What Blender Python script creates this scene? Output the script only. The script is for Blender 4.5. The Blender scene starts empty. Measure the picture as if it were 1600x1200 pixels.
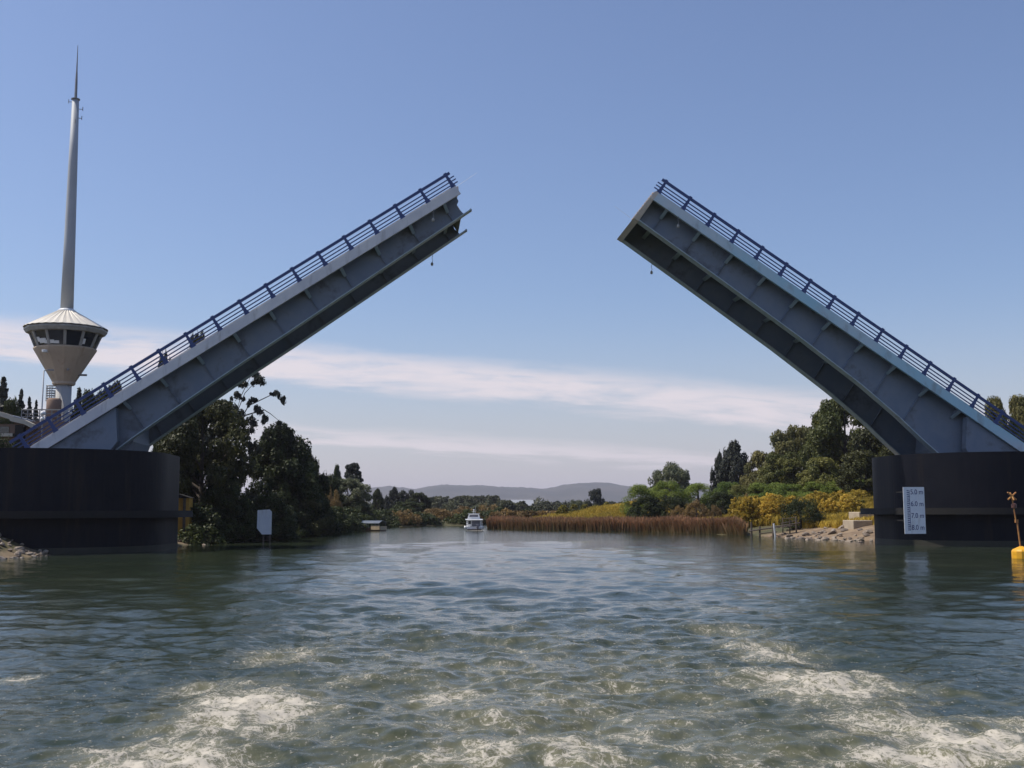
import bpy, math, random
import numpy as np
from mathutils import Vector, Matrix
R = math.radians
rng = np.random.default_rng(7)
random.seed(7)
S = bpy.context.scene
COL = S.collection

# ---------------------------------------------------------------- camera
FPX = 1750.0; PSI = R(5.5); PIT = math.atan(197/FPX); ROLL = R(0.2); CAMH = 2.75
fwd = np.array([math.sin(PSI)*math.cos(PIT), math.cos(PSI)*math.cos(PIT), math.sin(PIT)])
r0 = np.array([math.cos(PSI), -math.sin(PSI), 0.0]); u0 = np.cross(r0, fwd)
rt = math.cos(ROLL)*r0 - math.sin(ROLL)*u0
up = math.sin(ROLL)*r0 + math.cos(ROLL)*u0
cam = bpy.data.cameras.new('camera'); co = bpy.data.objects.new('camera', cam); COL.objects.link(co)
cam.sensor_width = 36.0; cam.lens = FPX/1600*36; cam.clip_start = 0.3; cam.clip_end = 30000
M = Matrix(((rt[0], up[0], -fwd[0], 0), (rt[1], up[1], -fwd[1], 0), (rt[2], up[2], -fwd[2], CAMH), (0, 0, 0, 1)))
co.matrix_world = M
S.camera = co

def ray(px, py):
    return fwd + rt*((px-800)/FPX) - up*((py-600)/FPX)
def at(px, py, Y):                      # survey: a sight line of the photograph meets the vertical plane at depth Y
    d = ray(px, py); t = Y/d[1]
    return Vector((d[0]*t, Y, CAMH + d[2]*t))
def gp(px, py, z=0.0):                  # ... or meets the level z
    d = ray(px, py); t = (z-CAMH)/d[2]
    return (d[0]*t, d[1]*t)

# ---------------------------------------------------------------- light
SUN_EL, SUN_AZ = 56.0, -82.0            # azimuth from +Y, clockwise
SKY_STRENGTH = 0.122
SUN_STRENGTH = 4.2
S.view_settings.view_transform = 'Standard'; S.view_settings.look = 'None'
S.view_settings.exposure = 0.0; S.view_settings.gamma = 1.0
S.view_settings.use_curve_mapping = False
W = bpy.data.worlds.new('World'); S.world = W; W.use_nodes = True
sl = bpy.data.lights.new('sun', 'SUN'); sl.energy = SUN_STRENGTH; sl.angle = R(0.5); sl.color = (1.0, 0.93, 0.82)
so = bpy.data.objects.new('sun', sl); COL.objects.link(so); so.location = (-60, 20, 90)
sd = Vector((math.sin(R(SUN_AZ))*math.cos(R(SUN_EL)), math.cos(R(SUN_AZ))*math.cos(R(SUN_EL)), math.sin(R(SUN_EL))))
so.rotation_euler = sd.to_track_quat('Z', 'Y').to_euler()

class NT:
    """tiny node-tree builder"""
    def __init__(s, tree): s.t = tree; s.t.nodes.clear()
    def n(s, typ, **kw):
        nd = s.t.nodes.new(typ)
        for k, v in kw.items(): setattr(nd, k, v)
        return nd
    def l(s, a, b): s.t.links.new(a, b)
    def val(s, sock, v):
        if hasattr(v, 'is_output') or isinstance(v, bpy.types.NodeSocket): s.l(v, sock)
        else: sock.default_value = v
    def m(s, op, a, b=None, c=None, clamp=False):
        nd = s.n('ShaderNodeMath', operation=op, use_clamp=clamp)
        s.val(nd.inputs[0], a)
        if b is not None: s.val(nd.inputs[1], b)
        if c is not None: s.val(nd.inputs[2], c)
        return nd.outputs[0]
    def ss(s, x, lo, hi):
        nd = s.n('ShaderNodeMapRange', interpolation_type='SMOOTHSTEP')
        s.val(nd.inputs[0], x); nd.inputs[1].default_value = lo; nd.inputs[2].default_value = hi
        nd.inputs[3].default_value = 0; nd.inputs[4].default_value = 1
        return nd.outputs[0]
    def mix(s, f, a, b, typ='MIX'):
        nd = s.n('ShaderNodeMix', data_type='RGBA', blend_type=typ)
        s.val(nd.inputs[0], f); s.val(nd.inputs[6], a if not isinstance(a, tuple) else (*a, 1)[:4]); s.val(nd.inputs[7], b if not isinstance(b, tuple) else (*b, 1)[:4])
        return nd.outputs[2]
    def noise(s, vec, scale, detail=4, rough=0.55, dist=0.0):
        nd = s.n('ShaderNodeTexNoise')
        if vec is not None: s.l(vec, nd.inputs['Vector'])
        nd.inputs['Scale'].default_value = scale; nd.inputs['Detail'].default_value = detail
        nd.inputs['Roughness'].default_value = rough; nd.inputs['Distortion'].default_value = dist
        return nd.outputs['Fac']

# sky with thin cloud bands
n = NT(W.node_tree)
sky = n.n('ShaderNodeTexSky', sky_type='NISHITA', sun_disc=False)
sky.sun_elevation = R(SUN_EL); sky.sun_rotation = R(SUN_AZ) % (2*math.pi); sky.air_density = 1.0; sky.dust_density = 1.4; sky.ozone_density = 1.6
tc = n.n('ShaderNodeTexCoord'); sep = n.n('ShaderNodeSeparateXYZ'); n.l(tc.outputs['Generated'], sep.inputs[0])
dx, dy, dz = sep.outputs
az = n.m('MULTIPLY', n.m('ARCTAN2', dx, dy), 57.2958)
el = n.m('MULTIPLY', n.m('ARCSINE', dz), 57.2958)
def band(off, c1, c2, lo0, lo1, hi0, hi1, sx, sy, seed):
    mid = n.m('ADD', off, n.m('ADD', n.m('MULTIPLY', az, c1), n.m('MULTIPLY', n.m('MULTIPLY', az, az), c2)))
    v = n.m('SUBTRACT', el, mid)
    cb = n.n('ShaderNodeCombineXYZ')
    n.l(n.m('MULTIPLY', n.m('ADD', az, n.m('MULTIPLY', v, -2.2)), sx), cb.inputs[0]); n.l(n.m('MULTIPLY', v, sy), cb.inputs[1]); cb.inputs[2].default_value = seed
    nz = n.noise(cb.outputs[0], 1.0, 6, 0.62, 0.3)
    wv = n.m('ADD', v, n.m('MULTIPLY', n.m('SUBTRACT', nz, 0.5), 1.6))
    inside = n.m('MULTIPLY', n.ss(wv, lo0, lo1), n.m('SUBTRACT', 1.0, n.ss(wv, hi0, hi1)))
    return n.m('MULTIPLY', inside, n.ss(nz, 0.22, 0.58))
b1 = band(7.0, -0.081, -0.0013, -1.35, -0.55, 0.2, 1.4, 0.15, 1.0, 3.1)
b2 = band(3.45, -0.065, 0.0, -0.7, -0.1, 0.0, 0.8, 0.17, 1.6, 8.4)
b2 = n.m('MULTIPLY', b2, 0.8)
cl = n.m('MAXIMUM', n.m('MULTIPLY', b1, 0.93), b2)
hs = n.n('ShaderNodeHueSaturation'); n.l(sky.outputs[0], hs.inputs['Color'])
hs.inputs['Hue'].default_value = 0.508; hs.inputs['Saturation'].default_value = 0.92; hs.inputs['Value'].default_value = 1.0
tint = n.mix(1.0, hs.outputs[0], (0.855, 0.975, 1.12), 'MULTIPLY')
hzf = n.m('MULTIPLY', n.m('POWER', n.m('SUBTRACT', 1.0, n.ss(el, -1.0, 13.0)), 1.6), 0.75)
tint = n.mix(hzf, tint, (5.75, 5.25, 5.55))
bgc = n.mix(cl, tint, (6.75, 6.25, 6.6))
bg = n.n('ShaderNodeBackground'); n.l(bgc, bg.inputs[0]); bg.inputs[1].default_value = SKY_STRENGTH
wo = n.n('ShaderNodeOutputWorld'); n.l(bg.outputs[0], wo.inputs[0])

try:
    S.cycles.use_denoising = True
    S.cycles.max_bounces = 8; S.cycles.volume_bounces = 0; S.cycles.sample_clamp_indirect = 6.0
    S.cycles.caustics_reflective = False; S.cycles.caustics_refractive = False
except Exception: pass

# ---------------------------------------------------------------- materials
def mat(name, col, rough=0.6, col2=None, scale=3.0, bump=0.0, bscale=20.0, metal=0.0, spec=0.5, detail=5, stain=None, coat=0.0):
    m = bpy.data.materials.new(name); m.use_nodes = True
    k = NT(m.node_tree)
    p = k.n('ShaderNodeBsdfPrincipled'); o = k.n('ShaderNodeOutputMaterial'); k.l(p.outputs[0], o.inputs[0])
    t = k.n('ShaderNodeTexCoord').outputs['Object']
    c = tuple(col)
    if col2 is not None:
        f = k.ss(k.noise(t, scale, detail, 0.6), 0.3, 0.7)
        cs = k.mix(f, c, tuple(col2))
    else:
        f = k.noise(t, scale, detail, 0.6)
        cs = k.mix(k.ss(f, 0.3, 0.7), tuple(x*0.82 for x in c), tuple(min(1, x*1.12) for x in c))
    if stain:
        mp = k.n('ShaderNodeMapping'); k.l(t, mp.inputs[0]); mp.inputs['Scale'].default_value = stain[1]
        f2 = k.ss(k.noise(mp.outputs[0], 1.0, 6, 0.65), 0.52, 0.72)
        cs = k.mix(k.m('MULTIPLY', f2, stain[2]), cs, tuple(stain[0]))
    k.l(cs, p.inputs['Base Color'])
    p.inputs['Roughness'].default_value = rough; p.inputs['Metallic'].default_value = metal
    p.inputs['Specular IOR Level'].default_value = spec; p.inputs['Coat Weight'].default_value = coat
    if bump:
        b = k.n('ShaderNodeBump'); b.inputs['Strength'].default_value = bump; b.inputs['Distance'].default_value = 0.05
        k.l(k.noise(t, bscale, 5, 0.6), b.inputs['Height']); k.l(b.outputs[0], p.inputs['Normal'])
    return m

def leafmat(name, dark, light, trans=0.25, hue=0.05):
    m = bpy.data.materials.new(name); m.use_nodes = True
    k = NT(m.node_tree)
    a = k.n('ShaderNodeAttribute', attribute_name='tint')
    oi = k.n('ShaderNodeObjectInfo')
    f = k.m('ADD', a.outputs['Fac'], k.m('MULTIPLY', k.m('SUBTRACT', oi.outputs['Random'], 0.5), 0.35), clamp=True)
    c = k.mix(f, tuple(dark), tuple(light))
    d = k.n('ShaderNodeBsdfPrincipled'); k.l(c, d.inputs['Base Color']); d.inputs['Roughness'].default_value = 0.55; d.inputs['Specular IOR Level'].default_value = 0.25
    tr = k.n('ShaderNodeBsdfTranslucent'); k.l(c, tr.inputs[0])
    mx = k.n('ShaderNodeMixShader'); mx.inputs[0].default_value = trans
    k.l(d.outputs[0], mx.inputs[1]); k.l(tr.outputs[0], mx.inputs[2])
    o = k.n('ShaderNodeOutputMaterial'); k.l(mx.outputs[0], o.inputs[0])
    return m

MT = {}
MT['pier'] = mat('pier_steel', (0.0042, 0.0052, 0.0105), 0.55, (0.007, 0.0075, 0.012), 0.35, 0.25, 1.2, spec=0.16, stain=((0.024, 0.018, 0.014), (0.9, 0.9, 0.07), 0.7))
MT['algae'] = mat('tide_stain', (0.018, 0.019, 0.010), 0.6, (0.030, 0.026, 0.016), 0.8, 0.4, 4)
MT['rubber'] = mat('dark_timber', (0.006, 0.005, 0.0045), 0.8, None, 2.0, 0.3, 6)
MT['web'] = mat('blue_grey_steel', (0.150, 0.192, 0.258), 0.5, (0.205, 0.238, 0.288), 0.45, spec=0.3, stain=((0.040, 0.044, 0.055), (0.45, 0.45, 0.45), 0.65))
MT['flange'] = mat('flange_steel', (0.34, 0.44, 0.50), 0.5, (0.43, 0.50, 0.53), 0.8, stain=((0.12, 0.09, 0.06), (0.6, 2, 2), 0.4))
MT['rib'] = mat('rib_steel_lit_tone', (0.24, 0.32, 0.38), 0.5, (0.30, 0.37, 0.41), 1.0)  # lighter than the web so flange strips on the cross beams look lit
MT['fasciaL'] = mat('edge_concrete_grey', (0.58, 0.58, 0.61), 0.7, (0.70, 0.69, 0.69), 0.5, 0.1, 8, stain=((0.22, 0.20, 0.18), (1.5, 1.5, 0.3), 0.5))
MT['fasciaR'] = mat('edge_paint_teal', (0.34, 0.58, 0.69), 0.55, (0.56, 0.61, 0.65), 0.13, 0.05, 8, stain=((0.22, 0.22, 0.21), (0.8, 0.8, 0.4), 0.5))
MT['asphalt'] = mat('deck_asphalt', (0.05, 0.05, 0.052), 0.85, None, 4, 0.2, 40)
MT['under'] = mat('deck_underside', (0.14, 0.18, 0.24), 0.6, (0.17, 0.21, 0.26), 0.8)
MT['endc'] = mat('end_beam_concrete', (0.66, 0.58, 0.50), 0.8, (0.54, 0.48, 0.42), 1.6, 0.3, 6)
MT['rail'] = mat('blue_rail_paint', (0.019, 0.045, 0.165), 0.45, (0.026, 0.056, 0.19), 2.0)
MT['conc'] = mat('pale_concrete', (0.40, 0.40, 0.40), 0.75, (0.46, 0.45, 0.44), 0.6, 0.15, 6, stain=((0.25, 0.23, 0.21), (1.2, 1.2, 0.12), 0.45))
MT['cone'] = mat('brown_panel', (0.42, 0.335, 0.26), 0.75, (0.50, 0.40, 0.30), 0.5, 0.1, 5, stain=((0.30, 0.18, 0.11), (1.6, 1.6, 0.2), 0.5))
MT['drum'] = mat('brown_drum', (0.26, 0.17, 0.12), 0.8, (0.20, 0.13, 0.10), 1.0)
MT['roofm'] = mat('cream_roof_sheet', (0.72, 0.66, 0.55), 0.5, (0.66, 0.60, 0.51), 1.0)
MT['trim'] = mat('pale_trim', (0.34, 0.33, 0.31), 0.6)
MT['glass'] = mat('dark_window_glass', (0.015, 0.02, 0.028), 0.08, None, 1.0, spec=0.9)
MT['mast'] = mat('grey_mast_paint', (0.36, 0.38, 0.41), 0.6, (0.40, 0.42, 0.45), 0.4)
MT['steel'] = mat('grey_steel', (0.22, 0.22, 0.23), 0.45, metal=0.3)
MT['white'] = mat('white_paint', (0.80, 0.80, 0.79), 0.4, (0.74, 0.74, 0.74), 2)
MT['board'] = mat('gauge_white', (0.74, 0.76, 0.80), 0.5, (0.66, 0.68, 0.74), 1.5, stain=((0.4, 0.36, 0.3), (3, 3, 0.6), 0.4))
MT['ink'] = mat('gauge_blue', (0.02, 0.03, 0.14), 0.5)
MT['yellow'] = mat('buoy_yellow', (0.82, 0.42, 0.02), 0.45, (0.74, 0.36, 0.02), 2.5, stain=((0.35, 0.16, 0.02), (2, 2, 5), 0.5))
MT['pole'] = mat('rusty_yellow_pole', (0.50, 0.25, 0.06), 0.6, (0.34, 0.13, 0.05), 3)
MT['ochre'] = mat('ochre_boards', (0.62, 0.34, 0.06), 0.6, (0.50, 0.27, 0.05), 2)
MT['rock'] = mat('river_rock', (0.22, 0.175, 0.135), 0.9, (0.34, 0.28, 0.225), 1.4, 0.5, 5)
MT['rockd'] = mat('river_rock_dark', (0.13, 0.10, 0.08), 0.9, (0.20, 0.16, 0.13), 1.4, 0.5, 5)
MT['stone'] = mat('beige_block', (0.44, 0.36, 0.26), 0.9, (0.36, 0.29, 0.21), 1.5, 0.4, 5)
MT['wood'] = mat('weathered_wood', (0.09, 0.07, 0.055), 0.85, (0.14, 0.11, 0.09), 3, 0.3, 8)
MT['bark'] = mat('bark', (0.055, 0.042, 0.032), 0.9, (0.09, 0.07, 0.055), 3, 0.4, 8)
MT['barkp'] = mat('pale_bark', (0.16, 0.13, 0.11), 0.85, (0.10, 0.08, 0.07), 2)
MT['brick'] = mat('brown_wall', (0.24, 0.15, 0.11), 0.8, (0.18, 0.12, 0.09), 1.2)
MT['beige'] = mat('beige_fascia', (0.50, 0.45, 0.37), 0.7, (0.44, 0.40, 0.33), 1.5)
MT['hull'] = mat('boat_white', (0.78, 0.78, 0.78), 0.3, (0.72, 0.72, 0.73), 2)
MT['canopy'] = mat('canopy_slate', (0.10, 0.12, 0.15), 0.5, (0.14, 0.16, 0.19), 2)
MT['cabin'] = mat('doorway_shade_fittings_grey', (0.13, 0.13, 0.16), 0.5)  # doorway's painted shade, also the own dark grey of windscreen and motor
MT['tan'] = mat('tan_panel', (0.55, 0.42, 0.27), 0.6)
MT['redd'] = mat('dark_red_hull', (0.12, 0.05, 0.04), 0.5)
MT['shedroof'] = mat('pale_sheet_roof', (0.36, 0.37, 0.39), 0.4)
MT['road'] = MT['asphalt']
LF = {}
LF['dark'] = leafmat('leaf_dark_green', (0.016, 0.026, 0.008), (0.080, 0.098, 0.026), 0.2)
LF['brownish'] = leafmat('leaf_brown_green', (0.024, 0.030, 0.011), (0.105, 0.105, 0.030), 0.2)
LF['mid'] = leafmat('leaf_mid_green', (0.068, 0.082, 0.022), (0.250, 0.235, 0.062), 0.28)
LF['olive'] = leafmat('leaf_olive', (0.080, 0.085, 0.028), (0.255, 0.220, 0.075), 0.28)
LF['bright'] = leafmat('leaf_bright_green', (0.090, 0.140, 0.025), (0.290, 0.340, 0.065), 0.3)
LF['willow'] = leafmat('leaf_grey_green', (0.105, 0.120, 0.066), (0.235, 0.240, 0.125), 0.3)
LF['blue'] = leafmat('leaf_blue_green', (0.024, 0.031, 0.024), (0.080, 0.086, 0.064), 0.2)
LF['gorse'] = leafmat('leaf_ochre_yellow', (0.290, 0.220, 0.036), (0.780, 0.550, 0.095), 0.42)
LF['scrub'] = leafmat('leaf_ochre_green', (0.120, 0.120, 0.025), (0.400, 0.330, 0.070), 0.35)
LF['brown'] = leafmat('leaf_tan_brown', (0.150, 0.100, 0.040), (0.360, 0.235, 0.085), 0.25)
LF['reed'] = leafmat('reed_blades', (0.170, 0.130, 0.058), (0.440, 0.205, 0.112), 0.25)
LF['far'] = leafmat('leaf_far_wood', (0.060, 0.070, 0.040), (0.160, 0.160, 0.080), 0.25)

# ---------------------------------------------------------------- mesh helpers
class MB:
    def __init__(s, xf=None): s.v = []; s.f = []; s.xf = xf; s.mi = []
    def add(s, vs, fs, mi=0):
        b = len(s.v)
        s.v += [tuple(s.xf(*p)) if s.xf else tuple(p) for p in vs]
        s.f += [tuple(b+i for i in f) for f in fs]; s.mi += [mi]*len(fs)
    def box(s, x0, x1, y0, y1, z0, z1, mi=0):
        s.add([(x0,y0,z0),(x1,y0,z0),(x1,y1,z0),(x0,y1,z0),(x0,y0,z1),(x1,y0,z1),(x1,y1,z1),(x0,y1,z1)],
              [(0,3,2,1),(4,5,6,7),(0,1,5,4),(1,2,6,5),(2,3,7,6),(3,0,4,7)], mi)
    def cbox(s, c, d, mi=0): s.box(c[0]-d[0]/2, c[0]+d[0]/2, c[1]-d[1]/2, c[1]+d[1]/2, c[2]-d[2]/2, c[2]+d[2]/2, mi)
    def prism(s, poly, a, b, axis=1, mi=0):
        k = len(poly)
        def P(p, h):
            if axis == 1: return (p[0], h, p[1])
            if axis == 0: return (h, p[0], p[1])
            return (p[0], p[1], h)
        vs = [P(p, a) for p in poly]+[P(p, b) for p in poly]
        fs = [tuple(range(k)), tuple(range(2*k-1, k-1, -1))]+[(i, i+k, (i+1) % k+k, (i+1) % k) for i in range(k)]
        s.add(vs, fs, mi)
    def tube(s, pts, rad, sides=8, mi=0, cap=True):
        pts = [Vector(p) for p in pts]
        if not hasattr(rad, '__len__'): rad = [rad]*len(pts)
        vs = []; fs = []
        for i, p in enumerate(pts):
            t = (pts[min(i+1, len(pts)-1)]-pts[max(i-1, 0)]).normalized()
            a = t.cross(Vector((0, 0, 1)) if abs(t.z) < 0.9 else Vector((1, 0, 0))).normalized(); b = t.cross(a)
            for k in range(sides):
                th = 2*math.pi*k/sides
                vs.append(p+(a*math.cos(th)+b*math.sin(th))*rad[i])
        for i in range(len(pts)-1):
            for k in range(sides):
                k2 = (k+1) % sides
                fs.append((i*sides+k, i*sides+k2, (i+1)*sides+k2, (i+1)*sides+k))
        if cap: fs += [tuple(range(sides-1, -1, -1)), tuple((len(pts)-1)*sides+k for k in range(sides))]
        s.add(vs, fs, mi)
    def lathe(s, prof, sides=32, c=(0, 0), mi=0, phase=0.0):
        vs = []; fs = []
        for r_, z in prof:
            for k in range(sides):
                th = 2*math.pi*(k+phase)/sides
                vs.append((c[0]+r_*math.cos(th), c[1]+r_*math.sin(th), z))
        for i in range(len(prof)-1):
            for k in range(sides):
                k2 = (k+1) % sides
                fs.append((i*sides+k, i*sides+k2, (i+1)*sides+k2, (i+1)*sides+k))
        fs += [tuple(range(sides-1, -1, -1)), tuple((len(prof)-1)*sides+k for k in range(sides))]
        s.add(vs, fs, mi)
    def mesh(s, name, mats, smooth=False):
        me = bpy.data.meshes.new(name); me.from_pydata(s.v, [], s.f)
        for m_ in (mats if isinstance(mats, (list, tuple)) else [mats]): me.materials.append(m_)
        if len(set(s.mi)) > 1: me.polygons.foreach_set('material_index', s.mi)
        import bmesh
        bm = bmesh.new(); bm.from_mesh(me); bmesh.ops.recalc_face_normals(bm, faces=bm.faces); bm.to_mesh(me); bm.free()
        if smooth: me.shade_smooth()
        me.update(); return me
    def build(s, name, mats, parent=None, smooth=False, bevel=0.0):
        o = bpy.data.objects.new(name, s.mesh(name, mats, smooth)); COL.objects.link(o)
        if parent: o.parent = parent
        if bevel:
            b = o.modifiers.new('bevel', 'BEVEL'); b.width = bevel; b.segments = 2; b.limit_method = 'ANGLE'
        return o

def npmesh(name, verts, faces, material, attrs=None, smooth=False):
    verts = np.asarray(verts, np.float32); faces = np.asarray(faces, np.int32)
    me = bpy.data.meshes.new(name); k = faces.shape[1]
    me.vertices.add(len(verts)); me.vertices.foreach_set('co', verts.ravel())
    me.loops.add(faces.size); me.loops.foreach_set('vertex_index', faces.ravel())
    me.polygons.add(len(faces))
    me.polygons.foreach_set('loop_start', np.arange(0, faces.size, k, dtype=np.int32))
    me.materials.append(material)
    me.update(calc_edges=True)
    if smooth: me.polygons.foreach_set('use_smooth', np.ones(len(faces), bool))
    for nm, arr in (attrs or {}).items():
        a = me.attributes.new(nm, 'FLOAT', 'POINT'); a.data.foreach_set('value', np.asarray(arr, np.float32))
    me.validate(); return me

def tag(o, label=None, cat=None, group=None, kind=None):
    if label: o['label'] = label
    if cat: o['category'] = cat
    if group: o['group'] = group
    if kind: o['kind'] = kind
    return o
def thing(name, label, cat, loc=(0, 0, 0), rz=0.0, group=None):
    o = bpy.data.objects.new(name, None); COL.objects.link(o); o.location = loc; o.rotation_euler = (0, 0, rz)
    o.empty_display_size = 0.5
    return tag(o, label, cat, group)
def link(name, me, parent=None, loc=(0, 0, 0), rot=(0, 0, 0), sc=(1, 1, 1)):
    o = bpy.data.objects.new(name, me); COL.objects.link(o); o.location = loc; o.rotation_euler = rot; o.scale = sc
    if parent: o.parent = parent
    return o

# ---------------------------------------------------------------- terrain
RIVER = np.array([(-95, -80), (-52, 40), gp(-90, 886), gp(0, 873), gp(55, 870), gp(92, 865.5), (-23, 79), (-19, 86), (-17.5, 90), gp(300, 851), gp(420, 844), gp(510, 836), gp(553, 830),
                  gp(566, 827.5), gp(600, 823.5), gp(680, 821.6), gp(728, 821.3), (20, 246), (70, 262), (160, 290), (160, 236), (60, 214), (22, 194), gp(762, 826.0),
                  gp(870, 828.3), gp(1000, 830.3), gp(1160, 836.5), gp(1250, 840.5), gp(1368, 846), (48, 97), (56, 84), (64, 60), (80, 20), (110, -80)])
def sdist(X, Y):
    """distance to the bank line, positive on land"""
    X = np.atleast_1d(np.asarray(X, float)); Y = np.atleast_1d(np.asarray(Y, float))
    d = np.full(X.shape, 1e9); ins = np.zeros(X.shape, bool)
    k = len(RIVER)
    for i in range(k):
        ax, ay = RIVER[i]; bx, by = RIVER[(i+1) % k]
        ex, ey = bx-ax, by-ay; L = ex*ex+ey*ey
        t = np.clip(((X-ax)*ex+(Y-ay)*ey)/L, 0, 1)
        d = np.minimum(d, np.hypot(X-ax-t*ex, Y-ay-t*ey))
        c = ((ay > Y) != (by > Y)) & (X < (bx-ax)*(Y-ay)/((by-ay) if by != ay else 1e-9)+ax)
        ins ^= c
    return np.where(ins, -d, d)
def sst(x, a, b):
    t = np.clip((x-a)/(b-a), 0, 1); return t*t*(3-2*t)
def wob(X, Y, s, seed):
    r = np.random.default_rng(seed); o = 0
    for i in range(7):
        a = r.uniform(0, 6.28); f = s*(1.55**i)
        o = o+np.sin((X*math.cos(a)+Y*math.sin(a))*f+r.uniform(0, 6.28))*(0.62**i)
    return o
def gz(X, Y):
    d = sdist(X, Y)
    z = -1.6+1.75*sst(d, -4.0, 0.8)+1.0*sst(d, 0.3, 7)+0.9*sst(d, 8, 40)
    z = z+np.where(d > 0.3, 0.14*wob(np.asarray(X), np.asarray(Y), 0.22, 3)*sst(d, 0.3, 6), 0)
    z = z+0.75*sst(d, 0.2, 3.5)*sst(-np.asarray(X), 20, 23)*(1-sst(np.asarray(Y), 78, 84))
    hill = 4.2*sst(-np.asarray(X), 26, 44)*sst(np.asarray(Y), 78, 92)+4.6*sst(np.asarray(X), 61, 78)*sst(np.asarray(Y), 84, 94)
    z = z+1.9*sst(d, 8.0, 23)*(1-sst(d, 27, 42))*sst(np.asarray(X), 20, 29)*sst(np.asarray(Y), 98, 112)*(1-sst(np.asarray(Y), 200, 240))
    return z+hill*sst(d, 1, 9)*(1-sst(np.asarray(Y), 175, 230))
def axis(lo, hi, step, far_lo, far_hi, gr=1.22):
    a = list(np.arange(lo, hi+step, step)); s = step; p = a[-1]
    while p < far_hi: s *= gr; p += s; a.append(min(p, far_hi))
    s = step; p = a[0]; pre = []
    while p > far_lo: s *= gr; p -= s; pre.append(max(p, far_lo))
    return np.array(pre[::-1]+a)
gx = axis(-60, 90, 1.2, -7000, 7000); gy = axis(56, 262, 1.2, -300, 9000)
GX, GY = np.meshgrid(gx, gy); GZ = gz(GX.ravel(), GY.ravel())
nx, ny = len(gx), len(gy)
ii = np.arange(nx*ny).reshape(ny, nx)
gf = np.stack([ii[:-1, :-1].ravel(), ii[:-1, 1:].ravel(), ii[1:, 1:].ravel(), ii[1:, :-1].ravel()], 1)
gm = bpy.data.materials.new('bank_ground'); gm.use_nodes = True
k = NT(gm.node_tree); p = k.n('ShaderNodeBsdfPrincipled'); o = k.n('ShaderNodeOutputMaterial'); k.l(p.outputs[0], o.inputs[0])
geo = k.n('ShaderNodeNewGeometry').outputs['Position']
at_ = k.n('ShaderNodeAttribute', attribute_name='shore')
c = k.mix(k.ss(k.noise(geo, 0.35, 6, 0.65), 0.35, 0.65), (0.115, 0.088, 0.040), (0.060, 0.062, 0.024))
c2 = k.mix(k.ss(k.noise(geo, 0.9, 6, 0.7), 0.3, 0.7), (0.30, 0.215, 0.135), (0.17, 0.115, 0.07))
c = k.mix(k.ss(k.m('ADD', at_.outputs['Fac'], k.m('MULTIPLY', k.m('SUBTRACT', k.noise(geo, 0.5, 5), 0.5), 0.7)), 0.35, 0.65), c, c2)
k.l(c, p.inputs['Base Color']); p.inputs['Roughness'].default_value = 0.95
b = k.n('ShaderNodeBump'); b.inputs['Strength'].default_value = 0.6; b.inputs['Distance'].default_value = 0.2; k.l(k.noise(geo, 2.0, 6, 0.7), b.inputs['Height']); k.l(b.outputs[0], p.inputs['Normal'])
sdv = sdist(GX.ravel(), GY.ravel())
shore = (1-sst(sdv, 5, 12))*sst(GX.ravel(), 20, 28)*sst(GY.ravel(), 84, 92)*(1-sst(GY.ravel(), 106, 119))+(1-sst(sdv, 1.5, 4))*(GX.ravel() < -8)*0.5*(1-sst(GY.ravel(), 95, 104))
tag(link('ground', npmesh('ground', np.stack([GX.ravel(), GY.ravel(), GZ], 1), gf, gm, {'shore': shore}, True)), 'grassy and sandy river banks stretching back to the hills', 'ground', kind='structure')

# ---------------------------------------------------------------- water
th = np.concatenate([np.arange(60, 18, -2.0), np.arange(18, 0.30, -0.034)])
rr = CAMH/np.tan(np.radians(th)); rr = np.concatenate([rr, [560, 650, 800]])
aa = np.concatenate([np.arange(-100, -30, 2.0), np.arange(-30, 40, 0.11), np.arange(40, 101, 2.0)])
RR, AA = np.meshgrid(rr, np.radians(aa), indexing='ij')
WX = RR*np.sin(AA); WY = RR*np.cos(AA)
dR = np.gradient(rr)[:, None]*np.ones_like(AA)
WZ = np.zeros_like(WX); r2 = np.random.default_rng(11)
wake = np.exp(-((WX-1.6-0.04*WY)/(5.2+0.05*WY))**2)
CHOP = 0.62+0.38*np.exp(-((WX-1.6-0.04*WY)/(6.5+0.15*WY))**4)
for i in range(64):
    lam = 0.30*(5.0/0.30)**(i/63.0); a = r2.normal(math.pi*0.42, 0.75); ph = r2.uniform(0, 6.28)
    kx, ky = math.cos(a)*2*math.pi/lam, math.sin(a)*2*math.pi/lam
    amp = 0.0037*lam**0.62*(1+0.5*wake)*CHOP
    wx = WX+0.35*np.sin(WY*0.31+i)+0.25*np.sin(WX*0.23+1.7*i); wy = WY+0.35*np.sin(WX*0.37+2.1*i)
    WZ += np.where(lam > 2.2*dR, 1, 0)*amp*np.sin(kx*wx+ky*wy+ph)
# diverging wake crests
for sgn in (-1, 1):
    dcr = (WX-1.6-0.04*WY)*sgn-(3.0+0.10*WY)
    WZ += 0.03*np.exp(-(dcr/1.6)**2)*np.sin(dcr*2.2+WY*0.5)*np.clip(1.6-WY/60, 0, 1)
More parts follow.
